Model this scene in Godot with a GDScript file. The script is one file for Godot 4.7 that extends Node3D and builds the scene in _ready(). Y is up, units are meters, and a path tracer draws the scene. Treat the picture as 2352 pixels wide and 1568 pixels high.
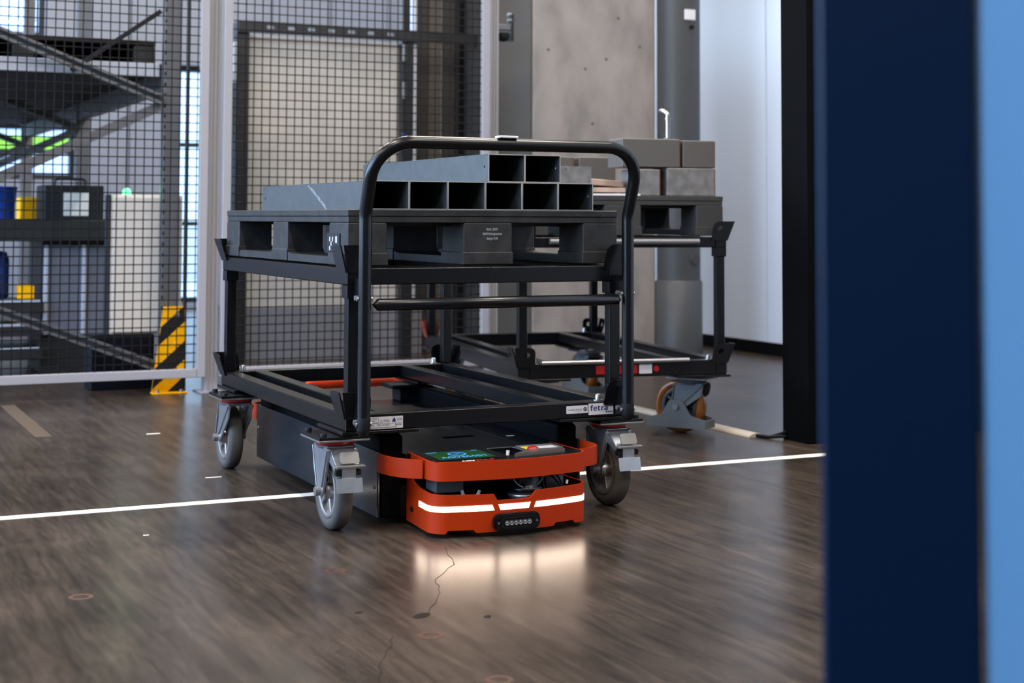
extends Node3D
# An industrial hall: an orange-fronted transport robot under a wheeled pallet cart, mesh fence and racking behind.

const UP := Vector3.UP
const NO := Vector3.ZERO
var M := {}
var used := {}


# ---------------------------------------------------------------- mesh helpers
class MB:
	var v := PackedVector3Array()
	var n := PackedVector3Array()
	var uv := PackedVector2Array()
	var uv2 := PackedVector2Array()

	func tri(a: Vector3, b: Vector3, c: Vector3, na: Vector3, nb: Vector3, nc: Vector3) -> void:
		if (b - a).cross(c - a).dot(na + nb + nc) > 0.0:
			v.append_array([a, c, b])
			n.append_array([na, nc, nb])
		else:
			v.append_array([a, b, c])
			n.append_array([na, nb, nc])

	func quad(a: Vector3, b: Vector3, c: Vector3, d: Vector3, na: Vector3, nb: Vector3, nc: Vector3, nd: Vector3) -> void:
		tri(a, b, c, na, nb, nc)
		tri(a, c, d, na, nc, nd)

	func flat(a: Vector3, b: Vector3, c: Vector3, d: Vector3, nn: Vector3) -> void:
		quad(a, b, c, d, nn, nn, nn, nn)

	# box of size s round c, its edges chamfered by bev
	func box(c: Vector3, s: Vector3, bev := 0.0, xf := Transform3D()) -> MB:
		var h := s * 0.5
		bev = minf(bev, minf(h.x, minf(h.y, h.z)) * 0.95)
		var bs := xf.basis
		for ax in 3:
			for sg in [-1.0, 1.0]:
				var nn := NO_AXIS[ax] * float(sg)
				var p: Array[Vector3] = []
				for q in [[-1, -1], [1, -1], [1, 1], [-1, 1]]:
					var w := Vector3()
					w[ax] = h[ax] * float(sg)
					w[(ax + 1) % 3] = (h[(ax + 1) % 3] - bev) * float(q[0])
					w[(ax + 2) % 3] = (h[(ax + 2) % 3] - bev) * float(q[1])
					p.append(xf * (c + w))
				flat(p[0], p[1], p[2], p[3], bs * nn)
		if bev > 0.0:
			for k in 3:
				var i := (k + 1) % 3
				var j := (k + 2) % 3
				for si in [-1.0, 1.0]:
					for sj in [-1.0, 1.0]:
						var ni := NO_AXIS[i] * float(si)
						var nj := NO_AXIS[j] * float(sj)
						var a := Vector3()
						a[i] = h[i] * si
						a[j] = (h[j] - bev) * sj
						a[k] = h[k] - bev
						var b := Vector3()
						b[i] = (h[i] - bev) * si
						b[j] = h[j] * sj
						b[k] = h[k] - bev
						var a2 := a
						a2[k] = -a[k]
						var b2 := b
						b2[k] = -b[k]
						quad(xf * (c + a), xf * (c + b), xf * (c + b2), xf * (c + a2), bs * ni, bs * nj, bs * nj, bs * ni)
			for sx in [-1.0, 1.0]:
				for sy in [-1.0, 1.0]:
					for sz in [-1.0, 1.0]:
						var s3 := Vector3(sx, sy, sz)
						var q: Array[Vector3] = []
						for ax in 3:
							var w := (h - Vector3(bev, bev, bev)) * s3
							w[ax] = h[ax] * s3[ax]
							q.append(xf * (c + w))
						tri(q[0], q[1], q[2], bs * Vector3(sx, 0, 0), bs * Vector3(0, sy, 0), bs * Vector3(0, 0, sz))
		return self

	const NO_AXIS: Array[Vector3] = [Vector3(1, 0, 0), Vector3(0, 1, 0), Vector3(0, 0, 1)]

	# box between two corners
	func span(a: Vector3, b: Vector3, bev := 0.0) -> MB:
		return box((a + b) * 0.5, (b - a).abs(), bev)

	# square or flat bar from a to b: w across (along side), t the other way
	func bar(a: Vector3, b: Vector3, w: float, t: float, side := Vector3.UP, bev := 0.0) -> MB:
		var d := (b - a).normalized()
		var s := (side - d * side.dot(d)).normalized()
		return box(Vector3.ZERO, Vector3(w, t, a.distance_to(b)), bev, Transform3D(Basis(s, d.cross(s), d), (a + b) * 0.5))

	func tube(pts: PackedVector3Array, r: float, seg := 14, caps := true) -> MB:
		var d0 := (pts[1] - pts[0]).normalized()
		var nx := d0.cross(Vector3(0.31, 0.87, 0.38)).normalized()
		var old_p: Array[Vector3] = []
		var old_n: Array[Vector3] = []
		for i in pts.size():
			var d := (pts[mini(i + 1, pts.size() - 1)] - pts[maxi(i - 1, 0)]).normalized()
			nx = (nx - d * nx.dot(d)).normalized()
			var ny := d.cross(nx)
			var ps: Array[Vector3] = []
			var ns: Array[Vector3] = []
			for k in seg + 1:
				var a := TAU * k / seg
				var m := nx * cos(a) + ny * sin(a)
				ns.append(m)
				ps.append(pts[i] + m * r)
			if i > 0:
				for k in seg:
					quad(old_p[k], old_p[k + 1], ps[k + 1], ps[k], old_n[k], old_n[k + 1], ns[k + 1], ns[k])
			if caps and (i == 0 or i == pts.size() - 1):
				var cn := -d if i == 0 else d
				for k in seg:
					tri(pts[i], ps[k], ps[k + 1], cn, cn, cn)
			old_p = ps
			old_n = ns
		return self

	func rod(a: Vector3, b: Vector3, r: float, seg := 14) -> MB:
		return tube(PackedVector3Array([a, b]), r, seg)

	# turned shape: profile of (radius, height) from below upwards, outside to the right
	func lathe(pr: PackedVector2Array, xf := Transform3D(), seg := 24) -> MB:
		var sn: Array[Vector2] = []
		for i in pr.size() - 1:
			var t := (pr[i + 1] - pr[i]).normalized()
			sn.append(Vector2(t.y, -t.x))
		for i in pr.size() - 1:
			var n0 := sn[i]
			var n1 := sn[i]
			if i > 0 and sn[i - 1].dot(sn[i]) > 0.6:
				n0 = (sn[i - 1] + sn[i]).normalized()
			if i < sn.size() - 1 and sn[i + 1].dot(sn[i]) > 0.6:
				n1 = (sn[i + 1] + sn[i]).normalized()
			for k in seg:
				var a := TAU * k / seg
				var b := TAU * (k + 1) / seg
				var ra := Vector3(cos(a), 0, sin(a))
				var rb := Vector3(cos(b), 0, sin(b))
				var p0 := pr[i]
				var p1 := pr[i + 1]
				var f := func(q: Vector2, w: Vector3) -> Vector3: return xf * (w * q.x + Vector3(0, q.y, 0))
				var g := func(q: Vector2, w: Vector3) -> Vector3: return (xf.basis * (w * q.x + Vector3(0, q.y, 0))).normalized()
				if p0.x > 1e-6:
					tri(f.call(p0, ra), f.call(p0, rb), f.call(p1, rb), g.call(n0, ra), g.call(n0, rb), g.call(n1, rb))
				if p1.x > 1e-6:
					tri(f.call(p0, ra), f.call(p1, rb), f.call(p1, ra), g.call(n0, ra), g.call(n1, rb), g.call(n1, ra))
		return self

	# outline in XY pushed out along Z by d (centred); holes are cut through
	func prism(poly: PackedVector2Array, d: float, xf := Transform3D(), holes: Array = [], smooth := 0.8) -> MB:
		var outline := poly
		if Geometry2D.is_polygon_clockwise(outline):
			outline.reverse()
		var all := outline.duplicate()
		_wall(outline, d, xf, smooth, 1.0)
		for h0 in holes:
			var hole: PackedVector2Array = h0
			if not Geometry2D.is_polygon_clockwise(hole):
				hole.reverse()
			_wall(hole, d, xf, smooth, 1.0)
			var best := 1e9
			var bi := 0
			var bj := 0
			for i in all.size():
				for j in hole.size():
					var q := all[i].distance_squared_to(hole[j])
					if q < best:
						best = q
						bi = i
						bj = j
			var joined := PackedVector2Array()
			for i in bi + 1:
				joined.append(all[i])
			for j in hole.size() + 1:
				joined.append(hole[(bj + j) % hole.size()])
			for i in range(bi, all.size()):
				joined.append(all[i])
			all = joined
		var t := Geometry2D.triangulate_polygon(all)
		for z in [-0.5, 0.5]:
			var nn := xf.basis * Vector3(0, 0, signf(z))
			for i in range(0, t.size(), 3):
				var p: Array[Vector3] = []
				for k in 3:
					var q := all[t[i + k]]
					p.append(xf * Vector3(q.x, q.y, z * d))
				tri(p[0], p[1], p[2], nn, nn, nn)
		return self

	func _wall(o: PackedVector2Array, d: float, xf: Transform3D, smooth: float, sg: float) -> void:
		var m := o.size()
		var en: Array[Vector2] = []
		for i in m:
			var t := (o[(i + 1) % m] - o[i]).normalized()
			en.append(Vector2(t.y, -t.x) * sg)
		for i in m:
			var n0 := en[i]
			var n1 := en[i]
			if en[(i + m - 1) % m].dot(n0) > smooth:
				n0 = (en[(i + m - 1) % m] + en[i]).normalized()
			if en[(i + 1) % m].dot(n1) > smooth:
				n1 = (en[(i + 1) % m] + en[i]).normalized()
			var a := o[i]
			var b := o[(i + 1) % m]
			var na := xf.basis * Vector3(n0.x, n0.y, 0)
			var nb := xf.basis * Vector3(n1.x, n1.y, 0)
			quad(xf * Vector3(a.x, a.y, -d / 2), xf * Vector3(b.x, b.y, -d / 2), xf * Vector3(b.x, b.y, d / 2), xf * Vector3(a.x, a.y, d / 2), na, nb, nb, na)

	# upright sheet that follows a plan path (x, z); lo and hi give its lower and upper edge at each point
	func sheet(path: PackedVector2Array, lo: PackedFloat32Array, hi: PackedFloat32Array, th: float, push := 0.0) -> MB:
		var m := path.size()
		var nn: Array[Vector2] = []
		for i in m:
			var t := (path[mini(i + 1, m - 1)] - path[maxi(i - 1, 0)]).normalized()
			nn.append(Vector2(-t.y, t.x))
		for i in m - 1:
			var a := path[i] + nn[i] * push
			var b := path[i + 1] + nn[i + 1] * push
			var a2 := a - nn[i] * th
			var b2 := b - nn[i + 1] * th
			var na := Vector3(nn[i].x, 0, nn[i].y)
			var nb := Vector3(nn[i + 1].x, 0, nn[i + 1].y)
			var al := Vector3(a.x, lo[i], a.y)
			var ah := Vector3(a.x, hi[i], a.y)
			var bl := Vector3(b.x, lo[i + 1], b.y)
			var bh := Vector3(b.x, hi[i + 1], b.y)
			var al2 := Vector3(a2.x, lo[i], a2.y)
			var ah2 := Vector3(a2.x, hi[i], a2.y)
			var bl2 := Vector3(b2.x, lo[i + 1], b2.y)
			var bh2 := Vector3(b2.x, hi[i + 1], b2.y)
			quad(al, bl, bh, ah, na, nb, nb, na)
			quad(al2, bl2, bh2, ah2, -na, -nb, -nb, -na)
			flat(ah, bh, bh2, ah2, Vector3.UP)
			flat(al, bl, bl2, al2, Vector3.DOWN)
			if i == 0:
				flat(al, ah, ah2, al2, (al - bl).normalized())
			if i == m - 2:
				flat(bl, bh, bh2, bl2, (bl - al).normalized())
		return self

	func mesh() -> ArrayMesh:
		var a := []
		a.resize(Mesh.ARRAY_MAX)
		a[Mesh.ARRAY_VERTEX] = v
		a[Mesh.ARRAY_NORMAL] = n
		if uv.size() == v.size():
			a[Mesh.ARRAY_TEX_UV] = uv
			a[Mesh.ARRAY_TEX_UV2] = uv2
		var am := ArrayMesh.new()
		am.add_surface_from_arrays(Mesh.PRIMITIVE_TRIANGLES, a)
		return am


func mb() -> MB:
	return MB.new()


func circle(c: Vector2, r: float, seg := 16) -> PackedVector2Array:
	var o := PackedVector2Array()
	for i in seg:
		o.append(c + Vector2.from_angle(TAU * i / seg) * r)
	return o


# polygon with its corners rounded; radii may differ per corner
func rounded(p: PackedVector2Array, radii: Array, seg := 5) -> PackedVector2Array:
	var o := PackedVector2Array()
	var m := p.size()
	for i in m:
		var r: float = radii[i % radii.size()]
		if r <= 0.0:
			o.append(p[i])
			continue
		var a := (p[(i + m - 1) % m] - p[i]).normalized()
		var b := (p[(i + 1) % m] - p[i]).normalized()
		var half := acos(clampf(a.dot(b), -1, 1)) / 2
		var d := r / tan(half)
		var s := p[i] + a * d
		var e := p[i] + b * d
		for k in seg + 1:
			var t := float(k) / seg
			o.append(s.lerp(p[i], t).lerp(p[i].lerp(e, t), t))
	return o


func rrect(w: float, h: float, r: float, seg := 5) -> PackedVector2Array:
	return rounded(PackedVector2Array([Vector2(-w / 2, -h / 2), Vector2(w / 2, -h / 2), Vector2(w / 2, h / 2), Vector2(-w / 2, h / 2)]), [r], seg)


# polyline with rounded bends
func bent(p: Array, radii: Array, seg := 10) -> PackedVector3Array:
	var o := PackedVector3Array()
	o.append(p[0])
	for i in range(1, p.size() - 1):
		var q: Vector3 = p[i]
		var a: Vector3 = (p[i - 1] - q).normalized()
		var b: Vector3 = (p[i + 1] - q).normalized()
		var ang := acos(clampf(a.dot(b), -1, 1))
		var d: float = radii[i - 1] / tan(ang / 2)
		var mid := (a + b).normalized()
		var ctr: Vector3 = q + mid * (radii[i - 1] / sin(ang / 2))
		var s := q + a * d - ctr
		var e := q + b * d - ctr
		for k in seg + 1:
			o.append(ctr + s.slerp(e, float(k) / seg))
	o.append(p[p.size() - 1])
	return o


func at(x: float, y: float, z: float, turn := 0.0) -> Transform3D:
	return Transform3D(Basis(UP, turn), Vector3(x, y, z))


# turns a shape made in XY so that its X runs along sx and its Y along sy
func face(o: Vector3, sx: Vector3, sy: Vector3) -> Transform3D:
	return Transform3D(Basis(sx.normalized(), sy.normalized(), sx.cross(sy).normalized()), o)


# ---------------------------------------------------------------- scene helpers
func numbered(called: String) -> String:
	used[called] = used.get(called, -1) + 1
	return called if used[called] == 0 else "%s_%03d" % [called, used[called]]


func thing(called: String, label: String, category: String, where := NO, turn := 0.0, group := "") -> Node3D:
	var o := Node3D.new()
	o.name = numbered(called)
	add_child(o)
	o.position = where
	o.rotation.y = turn
	return tag(o, label, category, group)


func tag(o: Node3D, label: String, category: String, group := "") -> Node3D:
	o.set_meta("label", label)
	o.set_meta("category", category)
	if group:
		o.set_meta("group", group)
	return o


func obj(called: String, b: MB, m: Material, parent: Node3D = null) -> MeshInstance3D:
	var o := MeshInstance3D.new()
	o.name = numbered(called) if parent == null else called
	o.mesh = b.mesh()
	o.material_override = m
	(parent if parent else self).add_child(o, true)
	return o


func struct(called: String, b: MB, m: Material) -> MeshInstance3D:
	var o := obj(called, b, m)
	o.set_meta("kind", "structure")
	return o


# a mesh built round its own base, then moved there
func single(called: String, b: MB, m: Material, label: String, category: String, where := NO, turn := 0.0, group := "") -> MeshInstance3D:
	var o := obj(called, b, m)
	o.position = where
	o.rotation.y = turn
	tag(o, label, category, group)
	return o


# raised print: words of cap height h, squeezed to width w when it is given
func words(called: String, s: String, h: float, xf: Transform3D, m: Material, parent: Node3D, w := 0.0, bold := false) -> MeshInstance3D:
	var t := TextMesh.new()
	var f := SystemFont.new()
	f.font_names = PackedStringArray(["Droid Sans"])
	if bold:
		f.font_weight = 700
	t.font = f
	t.text = s
	t.font_size = 48
	t.pixel_size = h / (48.0 * 0.714)
	t.depth = 0.0004
	t.curve_step = 2.0
	var o := MeshInstance3D.new()
	o.name = called
	o.mesh = t
	o.material_override = m
	parent.add_child(o, true)
	o.transform = xf
	if w > 0.0:
		var have := t.get_aabb().size.x
		if have > 0.0:
			o.transform = xf * Transform3D(Basis.from_scale(Vector3(w / have, 1, 1)), NO)
	return o


func mat(called: String, c: Color, rough := 0.5, metal := 0.0, spec := 0.5) -> StandardMaterial3D:
	var m := StandardMaterial3D.new()
	m.resource_name = called
	m.albedo_color = c
	m.roughness = rough
	m.metallic = metal
	m.metallic_specular = spec
	M[called] = m
	return m


func noise(freq: float, sd: int, oct := 4, kind := FastNoiseLite.TYPE_SIMPLEX_SMOOTH) -> FastNoiseLite:
	var f := FastNoiseLite.new()
	f.noise_type = kind
	f.frequency = freq
	f.seed = sd
	f.fractal_octaves = oct
	return f


func ramp(stops: Array) -> Gradient:
	var g := Gradient.new()
	var off := PackedFloat32Array()
	var col := PackedColorArray()
	for s in stops:
		off.append(s[0])
		col.append(s[1])
	g.offsets = off
	g.colors = col
	return g


func noise_tex(f: FastNoiseLite, g: Gradient, size := 512) -> NoiseTexture2D:
	var t := NoiseTexture2D.new()
	t.width = size
	t.height = size
	t.seamless = true
	t.noise = f
	t.color_ramp = g
	return t


func g3(v: float) -> Color:
	return Color(v, v, v)


# gives a material a mottled tone from noise, in the thing's own space
func mottled(m: StandardMaterial3D, f: FastNoiseLite, stops: Array, scale: Vector3, size := 512) -> StandardMaterial3D:
	m.albedo_texture = noise_tex(f, ramp(stops), size)
	m.uv1_triplanar = true
	m.uv1_scale = scale
	return m


func glow(called: String, c: Color, e: float) -> StandardMaterial3D:
	var m := mat(called, c, 0.4)
	m.emission_enabled = true
	m.emission = c
	m.emission_energy_multiplier = e
	return m


func area(parent: Node3D, where: Vector3, size: Vector2, e: float, c: Color, basis := Basis()) -> void:
	var l := AreaLight3D.new()
	l.name = "light"
	l.area_size = size
	l.light_energy = e
	l.light_color = c
	l.shadow_enabled = true
	l.set("area_range", 30.0)
	l.transform = Transform3D(basis, where)
	parent.add_child(l, true)


# ---------------------------------------------------------------- materials
func materials() -> void:
	mat("black_paint", Color(0.042, 0.043, 0.049), 0.27, 0.0, 0.42)
	mat("black_plastic", Color(0.045, 0.045, 0.048), 0.6, 0.0, 0.3)
	mat("black_gloss", Color(0.022, 0.025, 0.032), 0.3, 0.0, 0.4)
	mat("robot_paint", Color(0.12, 0.133, 0.152), 0.2)
	mat("dark_hole", Color(0.015, 0.015, 0.016), 0.8)
	var orange := mat("orange_paint", Color(0.62, 0.168, 0.012), 0.45, 0.0, 0.3)
	orange.heightmap_enabled = false
	mat("orange_bright", Color(0.9, 0.25, 0.08), 0.45)
	mat("red_plastic", Color(0.62, 0.05, 0.04), 0.35)
	mat("scratch", Color(0.5, 0.53, 0.54), 0.6, 0.2)
	mat("cut_edge", Color(0.62, 0.62, 0.61), 0.5, 0.2)
	mat("pedal_steel", Color(0.46, 0.45, 0.43), 0.5, 0.5)
	mat("red_brown", Color(0.36, 0.12, 0.075), 0.5)
	mat("white_print", Color(0.86, 0.86, 0.86), 0.6)
	mat("grey_print", Color(0.62, 0.63, 0.64), 0.6)
	mat("red_print", Color(0.75, 0.12, 0.06), 0.6)
	mat("blue_print", Color(0.03, 0.12, 0.36), 0.6)
	mat("dark_print", Color(0.12, 0.12, 0.2), 0.6)
	mat("sticker", Color(0.78, 0.77, 0.77), 0.4)
	mat("chrome", Color(0.62, 0.62, 0.62), 0.32, 0.9)
	mottled(mat("zinc", Color(0.7, 0.71, 0.72), 0.32, 0.85), noise(0.02, 5), [[0.0, g3(0.9)], [1.0, g3(1.0)]], Vector3(3, 3, 3))
	mottled(mat("galvanised", Color(0.33, 0.35, 0.355), 0.45, 0.6), noise(0.03, 11, 5), [[0.2, g3(0.93)], [0.8, g3(1.0)]], Vector3(1.1, 1.1, 1.1))
	mottled(mat("tyre_grey", Color(0.31, 0.297, 0.28), 0.62, 0.0, 0.3), noise(0.05, 3, 4), [[0.2, g3(0.9)], [0.8, g3(1.0)]], Vector3(6, 6, 6))
	mat("hub_grey", Color(0.66, 0.64, 0.63), 0.34, 0.8)
	mat("hub_dark", Color(0.22, 0.22, 0.23), 0.5)
	mat("amber_tyre", Color(0.46, 0.26, 0.06), 0.3)
	mat("cast_grey", Color(0.36, 0.37, 0.37), 0.5, 0.2)
	var pal := mottled(mat("pallet_plastic", Color(0.163, 0.164, 0.164), 0.5, 0.0, 0.4), noise(0.012, 21, 6), [[0.25, g3(0.78)], [0.5, g3(0.88)], [0.62, g3(0.97)], [0.8, g3(1.0)]], Vector3(2.2, 2.2, 2.2))
	pal.heightmap_enabled = true
	pal.heightmap_texture = noise_tex(noise(0.12, 4, 3), ramp([[0.0, Color.BLACK], [1.0, Color.WHITE]]), 512)
	pal.heightmap_scale = 0.014
	mat("pallet_pale", Color(0.205, 0.204, 0.203), 0.6, 0.0, 0.35)  # paler grey plastic for the back pallet
	mat("fence_paint", Color(0.6, 0.59, 0.605), 0.5)
	mat("wire", Color(0.04, 0.039, 0.037), 0.6, 0.0, 0.3)
	mat("rack_steel", Color(0.46, 0.46, 0.47), 0.45, 0.5)
	mat("rack_dark", Color(0.14, 0.14, 0.145), 0.6, 0.0, 0.3)
	mat("light_strip_steel", Color(0.72, 0.74, 0.78), 0.35, 0.3)
	mat("smoked_lens", Color(0.33, 0.31, 0.29), 0.2)
	mat("yellow_paint", Color(1.0, 0.71, 0.0), 0.45, 0.0, 0.3)
	mat("black_matt", Color(0.02, 0.02, 0.022), 0.7, 0.0, 0.15)
	mat("stripe_black", Color(0.05, 0.05, 0.05), 0.5)
	mat("cabinet_light", Color(0.84, 0.82, 0.785), 0.5)
	mat("cabinet_grey", Color(0.38, 0.39, 0.43), 0.45)
	mat("cabinet_dark", Color(0.1, 0.1, 0.105), 0.5)
	mat("navy_paint", Color(0.015, 0.03, 0.08), 0.5, 0.0, 0.3)
	mat("navy_gloss", Color(0.0, 0.08, 0.18), 0.4, 0.0, 0.3)
	mat("light_blue_gloss", Color(0.37, 0.57, 0.75), 0.2)
	mat("bright_blue", Color(0.05, 0.22, 0.55), 0.4)
	mottled(mat("shutter_cream", Color(0.68, 0.665, 0.64), 0.6), noise(0.01, 8, 3), [[0.0, g3(0.93)], [1.0, g3(1.0)]], Vector3(1, 1, 1))
	mat("shutter_grey", Color(0.42, 0.42, 0.44), 0.5)
	mat("frame_dark", Color(0.1, 0.1, 0.11), 0.4)
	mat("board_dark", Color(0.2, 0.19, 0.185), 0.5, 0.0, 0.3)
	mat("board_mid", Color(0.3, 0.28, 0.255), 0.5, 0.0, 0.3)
	mat("wall_grey", Color(0.47, 0.485, 0.52), 0.5)
	mat("wall_white", Color(0.765, 0.795, 0.835), 0.28)
	mat("ceiling_grey", Color(0.62, 0.62, 0.62), 0.8)
	mat("pipe_grey", Color(0.245, 0.246, 0.248), 0.42, 0.0, 0.35)
	mat("cable_cover", Color(0.64, 0.6, 0.54), 0.5)
	mat("cardboard", Color(0.66, 0.58, 0.54), 0.75)
	mat("paper", Color(0.8, 0.79, 0.8), 0.6)
	mottled(mat("steel_block", Color(0.5, 0.49, 0.48), 0.45, 0.4), noise(0.015, 31, 5), [[0.25, g3(0.86)], [0.75, g3(1.0)]], Vector3(2.2, 2.2, 2.2))
	mat("steel_dark", Color(0.34, 0.325, 0.31), 0.5, 0.3)
	mat("rust", Color(0.4, 0.24, 0.13), 0.8)
	mat("floor_rust", Color(0.27, 0.175, 0.135), 0.5, 0.0, 0.3)
	mat("floor_crack", Color(0.1, 0.09, 0.085), 0.7, 0.0, 0.2)
	mat("tape_white", Color(0.95, 0.92, 0.875), 0.5)
	mat("tape_old", Color(0.33, 0.285, 0.24), 0.45, 0.0, 0.3)
	# polished concrete: streaks of the trowelling machine along z, blotches over them
	var fl := mat("floor_concrete", Color(0.33, 0.286, 0.25), 0.27)
	fl.albedo_texture = floor_tone()
	fl.detail_enabled = true
	fl.detail_blend_mode = BaseMaterial3D.BLEND_MODE_MUL
	fl.detail_uv_layer = BaseMaterial3D.DETAIL_UV_2
	fl.detail_albedo = noise_tex(noise(0.11, 9, 3), ramp([[0.0, g3(0.8)], [1.0, g3(1.0)]]), 512)
	fl.uv2_scale = Vector3(1.7, 1.1, 1)
	fl.metallic_specular = 0.27
	# board-marked concrete
	mottled(mat("pillar_concrete", Color(0.555, 0.527, 0.507), 0.75), noise(0.008, 14, 6), [[0.15, Color(0.84, 0.85, 0.85)], [0.45, Color(0.94, 0.935, 0.93)], [0.75, Color(1, 1, 1)]], Vector3(0.5, 0.25, 0.5), 1024)
	# panes, lamps and screens
	var gl := mat("window_glass", Color(0.9, 0.95, 1.0, 0.06), 0.02)
	gl.transparency = BaseMaterial3D.TRANSPARENCY_ALPHA
	var lens := mat("lens_smoke", Color(0.55, 0.55, 0.52, 0.35), 0.12)
	lens.transparency = BaseMaterial3D.TRANSPARENCY_ALPHA
	glow("led_white", Color(1.0, 0.93, 0.86), 3.0)
	glow("lamp_diffuser", Color(1.0, 0.97, 0.935), 6.0)
	glow("green_lamp", Color(0.35, 1.0, 0.55), 2.2)
	glow("screen_green", Color(0.015, 0.2, 0.06), 0.35)
	glow("screen_blue", Color(0.25, 0.5, 0.75), 0.45)
	mat("lime", Color(0.6, 0.82, 0.1), 0.5)
	mat("outside_white", Color(0.85, 0.86, 0.88), 0.6)
	mat("outside_cream", Color(0.56, 0.56, 0.53), 0.8)
	mat("outside_ground", Color(0.48, 0.48, 0.46), 0.9)


# tone of the polished floor, 7.2 m across x and 12.8 m along z: long trowel streaks, broad blotches and cross wear
func floor_tone() -> ImageTexture:
	var n := 2048
	var layers := []
	for q in [[2048, 256, 0.085, 4, 51], [512, 512, 0.03, 5, 52], [160, 1024, 0.04, 5, 53], [2048, 512, 0.22, 3, 54]]:
		var im: Image = noise(q[2], q[4], q[3]).get_image(q[0], q[1])
		im.convert(Image.FORMAT_L8)
		im.resize(n, n, Image.INTERPOLATE_CUBIC)
		layers.append(im.get_data())
	var a: PackedByteArray = layers[0]
	var b: PackedByteArray = layers[1]
	var c: PackedByteArray = layers[2]
	var d: PackedByteArray = layers[3]
	var out := PackedByteArray()
	out.resize(n * n)
	for i in n * n:
		out[i] = clampi(62 + ((a[i] * 84 + b[i] * 66 + c[i] * 44 + d[i] * 62) >> 8), 90, 255)
	var im := Image.create_from_data(n, n, false, Image.FORMAT_L8, out)
	return ImageTexture.create_from_image(im)


func _ready() -> void:
	# ---- camera
	var cam := Camera3D.new()
	cam.name = "camera"
	var f := 3494.5
	var ca := CameraAttributesPhysical.new()
	ca.frustum_focal_length = 53.5
	ca.frustum_focus_distance = 4.1
	ca.frustum_near = 0.05
	ca.frustum_far = 200.0
	ca.exposure_aperture = 3.9
	cam.attributes = ca
	cam.projection = Camera3D.PROJECTION_FRUSTUM
	cam.near = 0.05
	cam.far = 200.0
	cam.size = 1568.0 / f * 0.05
	cam.frustum_offset = Vector2(0, (316.74 - 784.0) / f * 0.05)
	cam.position = Vector3(-1.7102, 0.8042, 4.3435)
	cam.basis = Basis(UP, -0.4439) * Basis(Vector3.RIGHT, 0.053) * Basis(Vector3.BACK, 0.0038)
	add_child(cam)
	cam.current = true
	# ---- sky and exposure
	var env := Environment.new()
	env.background_mode = Environment.BG_SKY
	var sky := Sky.new()
	var sm := ProceduralSkyMaterial.new()
	sm.sky_top_color = Color(0.58, 0.73, 0.93)
	sm.sky_horizon_color = Color(0.79, 0.89, 1.0)
	sm.sky_energy_multiplier = 3.2
	sm.ground_bottom_color = Color(0.4, 0.42, 0.44)
	sm.ground_horizon_color = Color(0.79, 0.89, 1.0)
	sm.ground_energy_multiplier = 3.2
	sky.sky_material = sm
	env.sky = sky
	env.tonemap_mode = Environment.TONE_MAPPER_LINEAR
	env.tonemap_exposure = 1.5
	env.sdfgi_enabled = true
	env.ssao_enabled = true
	env.ssil_enabled = true
	var we := WorldEnvironment.new()
	we.name = "environment"
	we.environment = env
	add_child(we)
	materials()
	setting()
	cart_front()
	robot()
	cart_back()
	fence()
	rack()
	behind_fence()
	right_side()
	small_things()


# ---------------------------------------------------------------- the hall
const WX0 := -7.5
const WX1 := 3.6
const WZ0 := -9.0
const WZ1 := 9.0
const WH := 5.6


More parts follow.
